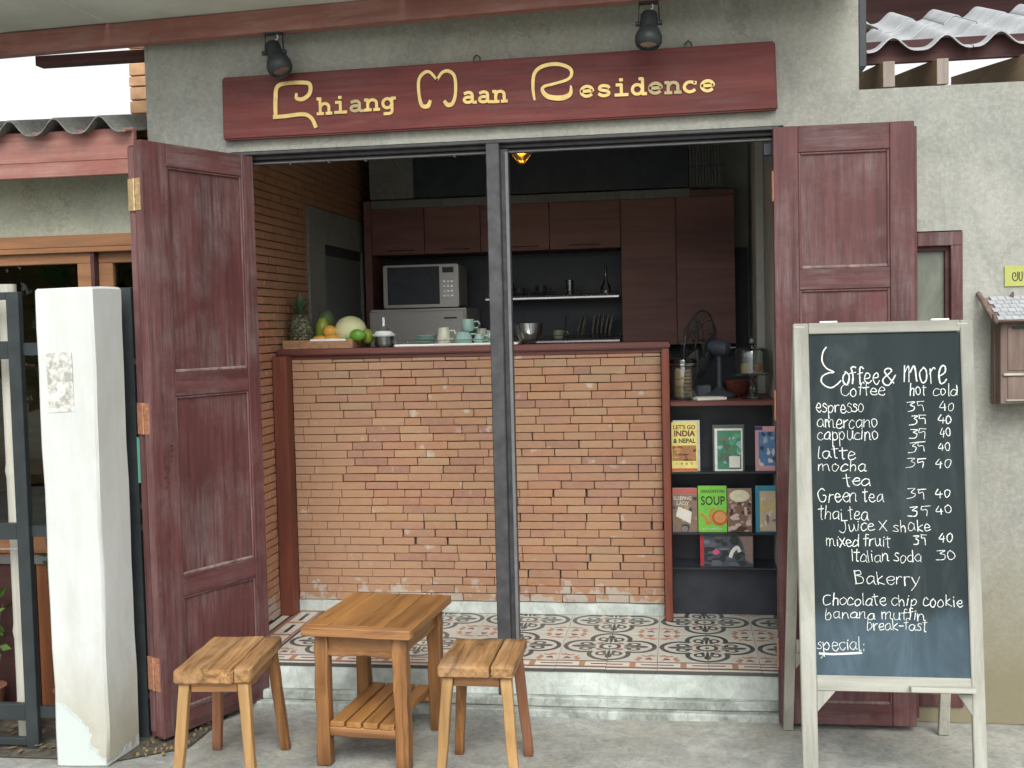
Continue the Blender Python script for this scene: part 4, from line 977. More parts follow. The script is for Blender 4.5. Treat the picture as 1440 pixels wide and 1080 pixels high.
obj('foot', MB().lathe([(.001, .001), (.050, .001), (.052, .005), (.022, .014), (.010, .024), (.018, .040), (.010, .054), (.016, .070), (.010, .082), (.020, .100), (.040, .106)], n=28), 'jar', t, local=True, smooth=40)
obj('plate', MB().lathe([(.001, .107), (.092, .109), (.095, .114), (.092, .117), (.001, .113)], n=32), 'jar', t, local=True, smooth=40)
obj('dome', MB().lathe([(.078, .118), (.080, .19), (.078, .216), (.070, .228), (.040, .236), (.001, .240), (.001, .236), (.04, .232), (.068, .224), (.076, .21), (.0775, .12)], n=32), 'jar', t, local=True, smooth=40)
obj('dome_knob', MB().ball((0, 0, .264), .020, 16, 10).tube([(0, 0, .238), (0, 0, .25)], .010, 10), 'jar', t, local=True, smooth=60)
obj('doily', MB().lathe([(.001, .1185), (.066, .1185), (.066, .126), (.001, .126)], n=20), 'pinkpaper', t, local=True)
for x, y_, mt in ((-.035, -.02, 'muffin'), (.032, -.015, 'muffin2')):
    obj('muffin', MB().lathe([(.001, .1265), (.018, .1265), (.024, .145), (.026, .150), (.018, .160), (.001, .164)], (x, y_, 0), 16), mt, t, local=True, smooth=50)
t = thing('basket', 'dark maroon bowl basket under the cake stand', 'basket', (.28, 1.10, BZ))
obj('bowl', MB().lathe([(.001, .002), (.030, .002), (.060, .03), (.078, .075), (.074, .076), (.055, .034), (.001, .012)], n=24), 'darkred', t, local=True, smooth=30)
t = single('notebook', MB().box(-.07, -.05, 0, .07, .05, .012).xf(Matrix.Translation((.135, .90, BZ)) @ Matrix.Rotation(R(18), 4, 'Z')), 'paper', 'small pale notebook lying beside the cookie jar', 'notebook', (.135, .90, BZ), bevel=.001)
single('dark_tin', B3(.085, 1.00, BZ, .150, 1.07, BZ+.06), 'black', 'small black tin behind the notebook', 'tin', (.115, 1.03, BZ), bevel=.003)

# ceiling lamp, lit
t = thing('ceiling_lamp', 'lit amber glass ceiling lamp seen below the door head', 'lamp', (-.748, 1.2, 2.148))
obj('shade', MB().lathe([(.001, .0), (.018, .0), (.020, .010), (.030, .020), (.058, .055), (.070, .085), (.066, .088), (.054, .058), (.026, .024), (.001, .012)], n=28), 'amber', t, local=True, smooth=40)
obj('bulb', MB().ball((0, 0, .068), .018, 14, 10), 'bulb', t, local=True, smooth=80)
obj('cap', MB().lathe([(.072, .086), (.06, .10), (.02, .115), (.02, .285)], n=20), 'brass', t, local=True, smooth=40)
pl = bpy.data.lights.new('lamp_light', 'POINT'); pl.energy = 5.0; pl.use_shadow = True; pl.color = (1, .90, .78); pl.shadow_soft_size = .02
plo = bpy.data.objects.new('lamp_light', pl); COL.objects.link(plo); plo.location = (0, 0, .100); plo.parent = t

# ------------------------------------------------------------------ table and stools
def post_leg(name, parent, a, b, w0, w1, mat, amp=.003, label=None):
    mb = MB().bar(a, b, w0, w0, 0, w1, w1, up=(0, 1, 0)); return obj(name, mb, mat, parent, local=True, rough=(7, amp, 16), bevel=.003, smooth=50, label=label)
tb = thing('side_table', 'small rough teak table with a slatted lower shelf', 'table', (-1.085, -.405, GZ), R(-4.5))
tb.scale = (.96, .96, 1)
H = .50
PL = [(-.205, -.122), (-.121, -.01), (-.009, .09), (.091, .205)]
for i, (a, b) in enumerate(PL):
    obj('tabletop_board', MB().box(a+.0005, -.267+.04*(1), H-.030, b-.0005, .262, H), 'teak', tb, local=True, bevel=.002, rough=(4, .0014, 8), smooth=40)
obj('breadboard_end', MB().box(-.206, -.272, H-.031, .206, -.2275, H+.0005), 'teak_x', tb, local=True, bevel=.003, rough=(5, .002, 8), smooth=40)
for sx in (-1, 1):
    for sy in (-1, 1):
        post_leg('leg', tb, (sx*.152, sy*.205, .0), (sx*.150, sy*.203, H-.0315), .050, .050, 'teak_v', .0065)
for sy in (-1, 1): obj('apron', MB().box(-.124, sy*.205-.016, H-.108, .124, sy*.205+.016, H-.033), 'teak_x', tb, local=True, rough=(9, .009, 22), bevel=.002, smooth=50)
for sx in (-1, 1): obj('apron', MB().box(sx*.150-.016, -.177, H-.100, sx*.150+.016, .177, H-.033), 'teak', tb, local=True, rough=(5, .005, 14), bevel=.002, smooth=50)
for sy in (-1, 1): obj('stretcher', MB().box(-.126, sy*.205-.018, .105, .126, sy*.205+.018, .140), 'teak_x', tb, local=True, rough=(5, .0025, 14), bevel=.003, smooth=50)
for i in range(4):
    x = -.123+i*.0635; obj('slat', MB().box(x, -.225, .1405, x+.054, .225, .160), 'teak', tb, local=True, rough=(4, .0014, 9), bevel=.002, smooth=40)

def stool(loc, rz, W, D, lab, split, legmats):
    t = thing('stool', lab, 'stool', loc, rz, 'rough teak stools beside the table'); H = .418
    if split:
        xs_ = [(-W/2, W/2*.36-.001, 0), (W/2*.36+.004, W/2, 0)]
        for a, b, _ in xs_: obj('seat_plank', MB().box(a, -D/2, H-.036, b, D/2, H), 'seat', t, local=True, rough=(6, .0035, 13), bevel=.004, smooth=50)
    else:
        obj('seat_plank', MB().box(-W/2, -D/2, H-.046, W/2*.55, D/2, H), 'seat', t, local=True, rough=(7, .0045, 12), bevel=.008, seg=2, smooth=50)
        obj('seat_plank', MB().box(W/2*.55+.001, -D/2+.004, H-.046, W/2, D/2-.002, H+.001), 'seat', t, local=True, rough=(6, .0035, 12), bevel=.006, smooth=50)
    k = 0
    for sx in (-1, 1):
        for sy in (-1, 1):
            tx, ty = sx*(W/2-.03), sy*(D/2-.035); ex, ey = sx*.030, sy*.040
            post_leg('leg', t, (tx+ex, ty+ey, 0), (tx, ty, H-.040), .031, .036, legmats[k], .0025); k += 1
    zt = H-.047 if not split else H-.037
    for sy in (-1, 1): obj('rail', MB().box(-W/2+.05, sy*(D/2-.037)-.011, zt-.034, W/2-.05, sy*(D/2-.037)+.011, zt), 'teak_x', t, local=True, bevel=.002, rough=(3, .0015, 12))
    for sx in (-1, 1): obj('rail', MB().box(sx*(W/2-.032)-.011, -D/2+.055, zt-.034, sx*(W/2-.032)+.011, D/2-.055, zt), 'teak', t, local=True, bevel=.002, rough=(3, .0015, 12))
    return t
stool((-1.545, -.685, GZ), R(5), .255, .40, 'rough teak stool by the left folding door with a thick worn seat', False, ['pale', 'redleg', 'pale', 'teak_v'])
stool((-.668, -.625, GZ), R(0.5), .252, .335, 'rough teak stool right of the table with a split in its seat', True, ['pale', 'teak_v', 'pale', 'redleg'])

# ------------------------------------------------------------------ chalkboard easel
cb = thing('chalkboard_easel', 'pale wooden easel with a handwritten coffee menu chalkboard', 'chalkboard', (.648, -.75, GZ))
f0 = Vector((0, -.75, GZ)); fv = Vector((0, .18, 1.507)).normalized(); fn = Vector((0, -fv.z, fv.y))       # front panel plane
def bp(u_, v_, d_): return f0 + EX*u_ + fv*v_ + fn*d_
def bbx(mb, u0, u1, v0, v1, d0, d1, mi=0):
    mb.hexa([bp(u0, v0, d1), bp(u1, v0, d1), bp(u1, v0, d0), bp(u0, v0, d0)], [bp(u0, v1, d1), bp(u1, v1, d1), bp(u1, v1, d0), bp(u0, v1, d0)], mi); return mb
T = .022
obj('stile', bbx(MB(), .370, .4185, 0, 1.516, -T, 0), 'ply_v', cb, bevel=.003)
obj('stile', bbx(MB(), .8865, .926, 0, 1.516, -T, 0), 'ply_v', cb, bevel=.003)
obj('top_rail', bbx(MB(), .419, .886, 1.481, 1.5165, -T, -.0005), 'ply_x', cb, bevel=.002)
obj('bottom_rail', bbx(MB(), .419, .886, .345, .393, -T, -.0005), 'ply_x', cb, bevel=.002)
sl_ = obj('slate', bbx(MB(), .417, .889, .391, 1.483, -.016, -.008), 'slate', cb)
obj('chalk_ledge', bbx(MB(), .700, .893, .352, .368, .0003, .030), 'ply_x', cb, bevel=.002)
for x0, x1 in ((.419, .475), (.886, .845)):
    q = [(x0, .3445), (x1, .3445), (x0, .280)]
    mb = MB(); vs = [bp(a, b, 0) for a, b in q]+[bp(a, b, -T+.004) for a, b in q]; mb.add(vs, [(0, 1, 2), (5, 4, 3), (0, 3, 4, 1), (1, 4, 5, 2), (2, 5, 3, 0)]); obj('brace', mb, 'ply_v', cb, fix=True)
for x in (.455, .80): obj('top_hinge', bbx(MB(), x, x+.055, 1.517, 1.5225, -.032, -.004), 'whiteplastic', cb, bevel=.001)
for xx, xt2 in ((.382, .385), (.932, .890)):
    mb = MB().hexa([(xx-.018, -.135, GZ), (xx+.018, -.135, GZ), (xx+.018, -.111, GZ), (xx-.018, -.111, GZ)],
                   [(xt2-.014, -.575, 1.325), (xt2+.022, -.575, 1.325), (xt2+.022, -.549, 1.330), (xt2-.014, -.549, 1.330)]); obj('rear_leg', mb, 'ply_r', cb, bevel=.002)
obj('rear_rail', B3(.402, -.262, .16, .909, -.245, .205), 'ply_r', cb, bevel=.002)
mb = MB().add([(.4005, -.264, .158), (.44, -.264, .158), (.4005, -.25, .10), (.4005, -.245, .158), (.44, -.245, .158), (.4005, -.232, .10)], [(0, 1, 2), (5, 4, 3), (0, 3, 4, 1), (1, 4, 5, 2), (2, 5, 3, 0)]); obj('brace', mb, 'ply_r', cb, fix=True)
# chalk handwriting: single-stroke letters, x-height .5, ascender 1, descender -.4, per-glyph advance
HW = {
 'a': (.62, [[(.50,.42),(.32,.50),(.10,.34),(.10,.10),(.28,.02),(.48,.20),(.50,.46),(.50,.10),(.60,.02)]]),
 'b': (.58, [[(.12,.98),(.12,.02),(.30,.00),(.48,.16),(.44,.40),(.28,.46),(.12,.32)]]),
 'c': (.52, [[(.48,.42),(.28,.50),(.08,.30),(.12,.06),(.34,.00),(.50,.10)]]),
 'd': (.62, [[(.50,.40),(.30,.48),(.08,.28),(.14,.04),(.36,.04),(.50,.24)],[(.52,.98),(.51,.5),(.54,.02)]]),
 'e': (.54, [[(.08,.24),(.44,.28),(.42,.46),(.24,.50),(.08,.28),(.16,.04),(.36,.00),(.52,.12)]]),
 'f': (.42, [[(.42,.92),(.30,1.0),(.20,.86),(.20,.40),(.18,.00)],[(.04,.50),(.40,.54)]]),
 'g': (.60, [[(.46,.44),(.26,.48),(.08,.28),(.16,.04),(.36,.06),(.48,.28)],[(.50,.48),(.50,-.10),(.36,-.36),(.12,-.30)]]),
 'h': (.58, [[(.12,1.0),(.11,.00)],[(.12,.26),(.28,.46),(.42,.42),(.46,.22),(.46,.00)]]),
 'i': (.26, [[(.12,.50),(.12,.02)],[(.12,.72),(.14,.75)]]),
 'k': (.54, [[(.12,1.0),(.11,.00)],[(.44,.50),(.13,.22),(.50,.00)]]),
 'l': (.24, [[(.12,1.0),(.12,.04),(.18,.0)]]),
 'm': (.86, [[(.08,.48),(.10,.00)],[(.10,.30),(.24,.48),(.36,.40),(.38,.00)],[(.38,.30),(.54,.48),(.68,.40),(.72,.06),(.82,.02)]]),
 'n': (.60, [[(.08,.48),(.10,.00)],[(.10,.28),(.28,.48),(.44,.42),(.48,.08),(.56,.02)]]),
 'o': (.56, [[(.30,.50),(.10,.36),(.12,.08),(.30,.00),(.48,.16),(.46,.38),(.28,.50)]]),
 'p': (.58, [[(.10,.50),(.11,-.38)],[(.11,.34),(.30,.50),(.48,.36),(.44,.12),(.26,.04),(.12,.14)]]),
 'r': (.46, [[(.08,.48),(.10,.00)],[(.10,.28),(.24,.46),(.42,.46)]]),
 's': (.46, [[(.42,.44),(.22,.50),(.12,.36),(.34,.24),(.40,.08),(.22,.00),(.04,.06)]]),
 't': (.42, [[(.20,.88),(.20,.04),(.32,.00)],[(.02,.56),(.42,.60)]]),
 'u': (.60, [[(.08,.50),(.10,.10),(.26,.00),(.44,.16),(.48,.48)],[(.48,.48),(.50,.10),(.58,.0)]]),
 'v': (.52, [[(.06,.50),(.24,.00),(.46,.52)]]),
 'w': (.72, [[(.06,.50),(.16,.02),(.34,.36),(.48,.02),(.66,.52)]]),
 'x': (.50, [[(.06,.50),(.46,.00)],[(.46,.52),(.04,-.04)]]),
 'y': (.56, [[(.08,.50),(.26,.10)],[(.48,.54),(.24,.00),(.04,-.38)]]),
 'C': (.66, [[(.60,.80),(.30,.90),(.06,.50),(.14,.08),(.42,.02),(.64,.14)]]),
 'G': (.70, [[(.58,.76),(.30,.90),(.06,.50),(.14,.08),(.40,.02),(.58,.20),(.60,.40),(.36,.40)]]),
 'J': (.62, [[(.24,.74),(.62,.76)],[(.46,.76),(.44,.10),(.24,-.20),(.02,-.04)]]),
 'X': (.62, [[(.06,.84),(.56,.02)],[(.58,.86),(.04,.04)]]),
 'I': (.26, [[(.13,.96),(.12,.00)]]),
 'B': (.64, [[(.14,.92),(.12,.02)],[(.06,.88),(.44,.90),(.50,.66),(.16,.50),(.54,.42),(.56,.12),(.10,.02)]]),
 '3': (.60, [[(.06,.86),(.50,.86),(.24,.52),(.48,.38),(.40,.08),(.00,.04)]]),
 '5': (.62, [[(.08,.86),(.58,.88)],[(.14,.84),(.12,.46),(.42,.50),(.44,.02)]]),
 '4': (.62, [[(.30,.88),(.06,.30),(.56,.32)],[(.42,.52),(.40,.02)]]),
 '0': (.56, [[(.30,.86),(.10,.60),(.12,.16),(.30,.06),(.48,.30),(.46,.68),(.28,.86)]]),
 ':': (.24, [[(.12,.46),(.13,.40)],[(.12,.10),(.13,.04)]]),
 '-': (.40, [[(.04,.32),(.38,.34)]]),
 '&': (.80, [[(.66,.04),(.20,.66),(.34,.94),(.48,.70),(.12,.30),(.14,.04),(.40,-.02),(.70,.40)]]),
 ' ': (.34, []),
}
rh = random.Random(11)
def chalk(txt, x0, x1, v0, xh, thick=.0034, mat='chalk'):
    s_ = xh/.5; W = sum(HW[c][0] for c in txt); sx = (x1-x0)/W; cx = x0; mb = MB(); kk = 0
    if txt in ('35', '40', '30'): s_ = xh/.78
    for ch in txt:
        adv, sts = HW[ch]; jy = rh.uniform(-.0024, .0024); sh = rh.uniform(-.08, .10); gs = rh.uniform(.92, 1.1)
        for st_ in sts:
            P = [(cx+(a+b*sh+rh.uniform(-.042, .042))*sx, v0+jy+((b if b < .55 else .55+(b-.55)*.62)*gs+rh.uniform(-.042, .042))*s_) for a, b in st_]
            P = smoothpts(P, 5) if len(P) > 2 else P
            pw_ = rh.uniform(.65, 1.25); w = [thick*pw_*rh.uniform(.7, 1.25) for _ in P]
            mb.ribbon(P, w, bp(0, 0, -.0077+kk*.00002), EX, fv, fn, .0003); kk += 1
        cx += adv*sx
    obj('chalk_writing', mb, mat, sl_)
LN = [('offee', .519, .638, 1.318, .034), ('&', .642, .69, 1.316, .034), ('more', .708, .844, 1.317, .050), ('Coffee', .512, .654, 1.279, .0232), ('hot', .726, .778, 1.28, .0222), ('cold', .798, .875, 1.275, .0222),
 ('espresso', .435, .587, 1.227, .0255), ('35', .72, .777, 1.226, .0317), ('40', .818, .863, 1.225, .0313), ('amercano', .438, .628, 1.177, .0277), ('35', .726, .78, 1.185, .0316), ('40', .812, .853, 1.187, .029),
 ('cappucino', .437, .629, 1.138, .0254), ('35', .722, .779, 1.142, .0316), ('40', .815, .852, 1.144, .029), ('latte', .436, .559, 1.079, .0241), ('35', .717, .775, 1.097, .0315), ('40', .81, .848, 1.099, .0287),
 ('mocha', .437, .591, 1.038, .0235), ('35', .711, .772, 1.046, .0315), ('40', .797, .849, 1.045, .0301), ('tea', .518, .603, .992, .0235), ('Green tea', .437, .641, .94, .0262), ('35', .711, .773, .951, .0314), ('40', .797, .844, .954, .0288),
 ('thai tea', .436, .592, .884, .0262), ('35', .713, .778, .895, .0313), ('40', .795, .847, .902, .030), ('Juice X shake', .501, .781, .848, .0225), ('mixed fruit', .456, .655, .8, .0235), ('35', .726, .769, .806, .0312), ('40', .801, .846, .813, .0297),
 ('Italian soda', .534, .752, .751, .0235), ('30', .795, .855, .758, .0311), ('Bakerry', .541, .746, .68, .0255), ('Chocolate chip cookie', .443, .87, .614, .0222), ('banana muffin', .448, .756, .571, .0204), ('break-fast', .574, .759, .538, .0214), ('special:', .42, .57, .472, .0235)]
for L in LN: chalk(*L, thick=.0038 if L[0] in ('offee', '&', 'more') else .0025)
bigC = [(.474,1.438),(.463,1.421),(.46,1.393),(.473,1.37),(.496,1.357),(.478,1.354),(.46,1.344),(.456,1.327),(.469,1.312),(.488,1.307),(.506,1.318),(.517,1.329)]
obj('chalk_writing', MB().ribbon(smoothpts(bigC, 6), .0042, bp(0, 0, -.0077), EX, fv, fn, .0003), 'chalk', sl_)
obj('chalk_writing', MB().ribbon([(.430, .4605), (.47, .459), (.52, .462), (.559, .465)], .0065, bp(0, 0, -.0077), EX, fv, fn, .0003), 'chalk', sl_)
obj('chalk_writing', MB().ribbon([(.434, .445), (.439, .453), (.447, .458)], .0025, bp(0, 0, -.0077), EX, fv, fn, .0003), 'chalk_faint', sl_)

# ------------------------------------------------------------------ right wall: window, letter box, plaque
wd = thing('side_window', 'tall narrow maroon framed window behind the folded door', 'window', (.95, .0, -.1))
mb = MB(); mb.box(.873, -.012, -.108, 1.031, .05, -.060); mb.box(.873, -.012, 1.605, 1.031, .05, 1.655); mb.box(.990, -.012, -.0598, 1.031, .05, 1.6048)
obj('frame', mb, 'door', wd, bevel=.002)
obj('inner_frame', MB().box(.975, .012, -.0595, .9895, .045, 1.6045).box(.873, .012, 1.588, .9748, .045, 1.6045), 'darkwood', wd)
obj('pane', B3(.873, .030, -.059, .9745, .036, 1.5875), 'dusty', wd)
obj('board', B3(.873, .10, -.1, 1.03, .12, 1.65), 'black', wd)
mbx = thing('letter_box', 'brown wooden letter box with a little tiled roof on the wall', 'letter box', (1.3, -.07, 1.03))
obj('case', B3(1.132, -.118, 1.030, 1.50, -.001, 1.322), 'mailwood', mbx, bevel=.003)
obj('side_board', B3(1.126, -.060, 1.026, 1.1318, -.020, 1.325), 'mailwood', mbx)
for z0, z1 in ((1.150, 1.302), (1.040, 1.128)): obj('front_panel', B3(1.156, -.1215, z0, 1.46, -.1185, z1), 'mailwood', mbx, bevel=.001)
obj('ledge', B3(1.140, -.128, 1.131, 1.50, -.1186, 1.140), 'ply_r', mbx, bevel=.002); obj('ledge', B3(1.150, -.126, 1.040, 1.50, -.1216, 1.047), 'ply_r', mbx, bevel=.002)
obj('slot', B3(1.170, -.1235, 1.296, 1.46, -.1184, 1.306), 'ink', mbx)
mb = MB().hexa([(1.105, -.162, 1.326), (1.52, -.162, 1.326), (1.52, -.150, 1.320), (1.105, -.150, 1.320)], [(1.105, -.001, 1.412), (1.52, -.001, 1.412), (1.52, -.001, 1.400), (1.105, -.001, 1.400)])
obj('roof_board', mb, 'mailwood', mbx, fix=True)
for r in range(6):
    mb = MB(); y0 = -.160+r*.026; z0 = 1.3285+r*.0142
    for k in range(16):
        x0 = 1.112+k*.026+(.013 if r % 2 else 0); mb.hexa([(x0, y0, z0+.002), (x0+.024, y0, z0+.002), (x0+.024, y0+.028, z0+.014), (x0, y0+.028, z0+.014)], [(x0, y0, z0+.006), (x0+.024, y0, z0+.006), (x0+.024, y0+.028, z0+.016), (x0, y0+.028, z0+.016)])
    obj('shingle_row', mb, 'tile_roof', mbx, kind='stuff')
mb = MB().tube(smoothpts([(1.098, -.166, 1.352), (1.104, -.160, 1.322), (1.098, -.09, 1.365), (1.086, -.005, 1.428)], 5), .009, 8); obj('barge_board', mb, 'mailwood', mbx, smooth=50)
obj('finial', MB().tube([(1.20, -.01, 1.412), (1.205, -.012, 1.43)], [.008, .003], 6), 'mailwood', mbx)
pq = thing('number_plaque', 'yellow green plaque with dark Thai lettering above the letter box', 'sign', (1.3, 0, 1.45))
obj('plate', B3(1.177, -.006, 1.450, 1.47, -.0005, 1.524), 'yellow', pq, bevel=.001)
for k, pts in enumerate(([(.0, .45), (.08, .55), (.02, .85), (-.12, .8), (-.16, .4), (-.06, .05), (.12, .05), (.2, .4), (.2, .95)], [(.32, .9), (.3, .2), (.42, .0), (.5, .2), (.5, .95)], [(.72, .55), (.84, .6), (.84, .9), (.68, .95), (.66, .55), (.74, .4), (.90, .35), (.9, .0), (.7, .05)])):
    obj('lettering', MB().ribbon(smoothpts([(1.212+a*.05, 1.470+b*.034) for a, b in pts], 5), .0035, Vector((0, -.0062, 0)), EX, EZ, NY, .0006), 'ink', pq)

# ------------------------------------------------------------------ neighbour roof at the upper right
def corr(x0, x1, y0, y1, zf, pitch, amp, ph=0., th=.006, nyy=6):
    """corrugated sheet; zf(y) height; rounded humps, flat valleys"""
    mb = MB(); n = max(4, int((x1-x0)/pitch*16)); vs = []
    for s_ in (0, 1):
        for j in range(nyy+1):
            y = y0+(y1-y0)*j/nyy
            for i in range(n+1):
                x = x0+(x1-x0)*i/n; c = .5+.5*math.cos(2*math.pi*(x-ph)/pitch); z = zf(y)+amp*(c**1.8) - s_*th
                vs.append((x, y, z))
    k = (n+1)*(nyy+1); fs = []
    for j in range(nyy):
        for i in range(n):
            a = j*(n+1)+i; fs.append((a, a+1, a+n+2, a+n+1)); fs.append((a+k, a+k+n+1, a+k+n+2, a+k+1))
    for i in range(n): fs.append((i, i+k, i+k+1, i+1)); a = nyy*(n+1)+i; fs.append((a, a+1, a+1+k, a+k))
    for j in range(nyy):
        a = j*(n+1); fs.append((a, a+n+1, a+n+1+k, a+k)); a = j*(n+1)+n; fs.append((a, a+k, a+k+n+1, a+n+1))
    return mb.add(vs, fs)
nr = thing('neighbour_roof', 'pale corrugated sheet roof beyond the low wall at upper right', 'roof', (1.5, .6, 2.3))
zf = lambda y: 2.352+.33*(y-.10)
xr = .705; k = 0
while xr < 3.1:
    for r, (ya, yb) in enumerate(((.02, .42), (.34, .76), (.68, 1.08))):
        w = .374; xa = xr + (.0, .094, .047)[r]
        obj('roof_sheet', corr(xa, xa+w-.004 if True else 0, ya, yb, lambda y, r=r: zf(y)+.007*r+.0012*(k % 2), .187, .050, .985-.187*4), 'tile_roof', nr, smooth=60)
    xr += .374; k += 1
obj('fascia', B3(.705, .07, 2.290, 3.1, .095, 2.372), 'darkwood', nr, bevel=.002)
mb = MB()
for x in (.757, .945, 1.25, 1.55, 1.85, 2.15):
    mb2 = MB().hexa([(x, -.0, 2.188), (x+.042, -.0, 2.188), (x+.042, 1.1, 2.34), (x, 1.1, 2.34)], [(x, -.0, 2.282), (x+.042, -.0, 2.282), (x+.042, 1.1, 2.436), (x, 1.1, 2.436)])
    rf = obj('rafter', mb2, 'rafter', nr, bevel=.002)
    obj('end_grain', B3(x+.001, -.003, 2.190, x+.041, -.0005, 2.280), 'rafter_end', rf)
obj('purlin', B3(.705, 1.10, 2.60, 3.1, 1.15, 2.70), 'darkwood', nr)
# raised dark eave of the house behind
ub = thing('upper_eave', 'dark maroon eave board behind the corrugated roof', 'eave', (1.6, 1.6, 2.8))
obj('board', B3(.702, 1.40, 2.74, 3.6, 1.46, 3.02), 'darkwood', ub)
obj('soffit', B3(.702, 1.10, 3.0, 3.6, 1.399, 3.02), 'soffit', ub)

# ------------------------------------------------------------------ neighbour house at the left
nh = thing('neighbour_house', 'low neighbouring house front with timber window and red eave board', 'house', (-3.2, .2, GZ))
obj('wall_band', B3(-5.0, .10, 1.775, -2.112, .25, 2.02), 'beige', nh)
obj('lintel', B3(-5.0, .085, 1.722, -2.112, .24, 1.774), 'beam_warm', nh, bevel=.003)
obj('lintel', B3(-5.0, .080, 1.700, -2.112, .09, 1.7215), 'beam_warm', nh, bevel=.002)
def wframe(x0, x1, yy):
    w = obj('window', MB().box(x0, yy, 1.655, x1, yy+.04, 1.7195).box(x0, yy, .42, x0+.065, yy+.04, 1.6548).box(x1-.065, yy, .42, x1, yy+.04, 1.6548).box(x0+.065, yy, .42, x1-.065, yy+.04, .50), 'beam_warm', nh, bevel=.003)
    obj('pane', B3(x0+.064, yy+.018, .49, x1-.064, yy+.022, 1.656), 'window', w)
wframe(-3.35, -2.432, .10); wframe(-4.3, -3.36, .10)
obj('mullion', B3(-2.4315, .092, .42, -2.415, .15, 1.7195), 'darkwood', nh)
wframe(-2.4145, -1.99 if False else -2.112, .125)
obj('dado', MB().box(-5.0, .10, GZ, -2.112, .20, .418), 'post', nh)
obj('room_back', B3(-5.0, 1.3, GZ, -2.112, 1.35, 2.0), 'beam_warm', nh)
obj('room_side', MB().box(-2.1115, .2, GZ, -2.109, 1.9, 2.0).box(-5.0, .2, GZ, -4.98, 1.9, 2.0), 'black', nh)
obj('room_floor', B3(-4.98, .2005, GZ+.006, -2.112, 1.899, GZ+.02), 'darkwood', nh)
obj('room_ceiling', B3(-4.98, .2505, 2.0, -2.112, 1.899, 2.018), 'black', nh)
obj('fascia', MB().box(-5.0, -.115, 2.045, -2.112, -.085, 2.168), 'beam', nh, bevel=.003)
obj('fascia_strip', B3(-5.0, -.125, 1.985, -2.112, -.085, 2.0435), 'beam', nh, bevel=.003)
obj('eave_board', B3(-5.0, -.084, 2.021, -2.112, .24, 2.03), 'soffit', nh)
xr = -5.0
zl = lambda y: 2.150+.20*(y+.16)
while xr < -2.13:
    xe = min(xr+.38, -2.112)
    obj('roof_sheet', corr(xr, xe-.002, -.17, 1.2, zl, .19, .062, -2.605+.0), 'tile_dark', nh, smooth=60)
    xr += .38
bp_ = thing('brick_pier', 'narrow pier of orange bricks at the wall corner', 'pier', (-2.24, .38, 2.1))
z0 = 2.1; k = 0
while z0 < 2.66:
    h = .058 if k % 3 else .046
    obj('brick', B3(-2.330+random.uniform(-.004, .004), .30, z0, -2.112, .46, z0+h-.005), 'brickpier', bp_, bevel=.003); z0 += h; k += 1
obj('mortar', B3(-2.324, .308, 2.1, -2.112, .452, 2.655), 'mortar', bp_)

# ------------------------------------------------------------------ gate pillar, gate, bamboo, plants
pi = thing('gate_pillar', 'thick whitewashed concrete gate pillar with flaking foot', 'pillar', (-2.098, -.59, GZ))
mb = MB().hexa([(-2.200, -.700, GZ), (-2.006, -.690, GZ), (-1.992, -.485, GZ), (-2.19, -.485, GZ)], [(-2.207, -.700, 1.520), (-1.990, -.700, 1.520), (-1.985, -.500, 1.522), (-2.20, -.50, 1.522)])
obj('shaft', mb, 'pillar', pi, rough=(11, .006, 6), bevel=.008, smooth=40)
mb = MB()
pts = [(-2.170, 1.292), (-2.075, 1.296), (-2.072, 1.09), (-2.166, 1.086)]
mb.hexa([(x, -.7015, z) for x, z in (pts[3], pts[2])]+[(x, -.6985, z) for x, z in (pts[2], pts[3])], [(x, -.7015, z) for x, z in (pts[0], pts[1])]+[(x, -.6985, z) for x, z in (pts[1], pts[0])])
obj('scar_patch', mb, 'scar', pi)
gt = thing('steel_gate', 'dark steel gate frame standing left of the white pillar', 'gate', (-2.7, -.55, GZ))
def gbox(n, *a): obj(n, B3(*a), 'gate', gt, bevel=.002)
gbox('stile', -2.400, -.565, GZ+.0, -2.352, -.535, 1.515); gbox('stile', -3.30, -.565, GZ+.0, -3.25, -.535, 1.515)
for z0, z1 in ((1.488, 1.515), (1.273, 1.338), (.612, .672), (-.062, .0), (-.155, -.128)): gbox('rail', -3.249, -.563, z0, -2.401, -.537, z1)
for z0, z1 in ((1.285, 1.330), (.62, .66), (-.055, -.012)): obj('link_bar', B3(-2.3515, -.545, z0, -2.22, -.525, z1), 'gate', gt)
for k in range(4):
    zz = .40+.02*k; obj('cross_wire', MB().tube([(-3.25, -.552, .575-.02*k), (-2.40, -.552, .575-.02*k)], .002, 5), 'steel', gt)
    break
gp = thing('gate_post', 'dark steel post between white pillar and folding door', 'post', (-2.01, -.40, GZ))
obj('post', MB().box(-2.040, -.42, GZ, -1.992, -.385, 1.525), 'gate', gp, bevel=.002)
obj('post_channel', MB().box(-1.985, -.30, GZ, -1.965, -.26, 1.50), 'gate', gp, bevel=.002)
for z0 in (1.24, .70, .62, -.02): obj('lug', B3(-1.9915, -.415, z0, -1.975, -.39, z0+.022), 'gate', gp)
obj('green_label', B3(-1.991, -.4225, .80, -1.980, -.4205, .97), plain('green_label', (.10, .34, .25), .4), gp)
bm_ = thing('bamboo_pole', 'thick weathered bamboo pole leaning behind the steel gate', 'pole', (-2.42, -.42, GZ))
pts, rr = [], []
for k in range(60):
    t_ = k/59; z = GZ+.15*0+t_*1.72; x = -2.465; nd = abs((z*3.3+.2) % 1-.5); pts.append((x-.02, -.42, z)); rr.append(.0330+(.004 if nd > .47 else 0))
obj('cane', MB().tube(pts, rr, 14), 'bamboo', bm_, smooth=60)
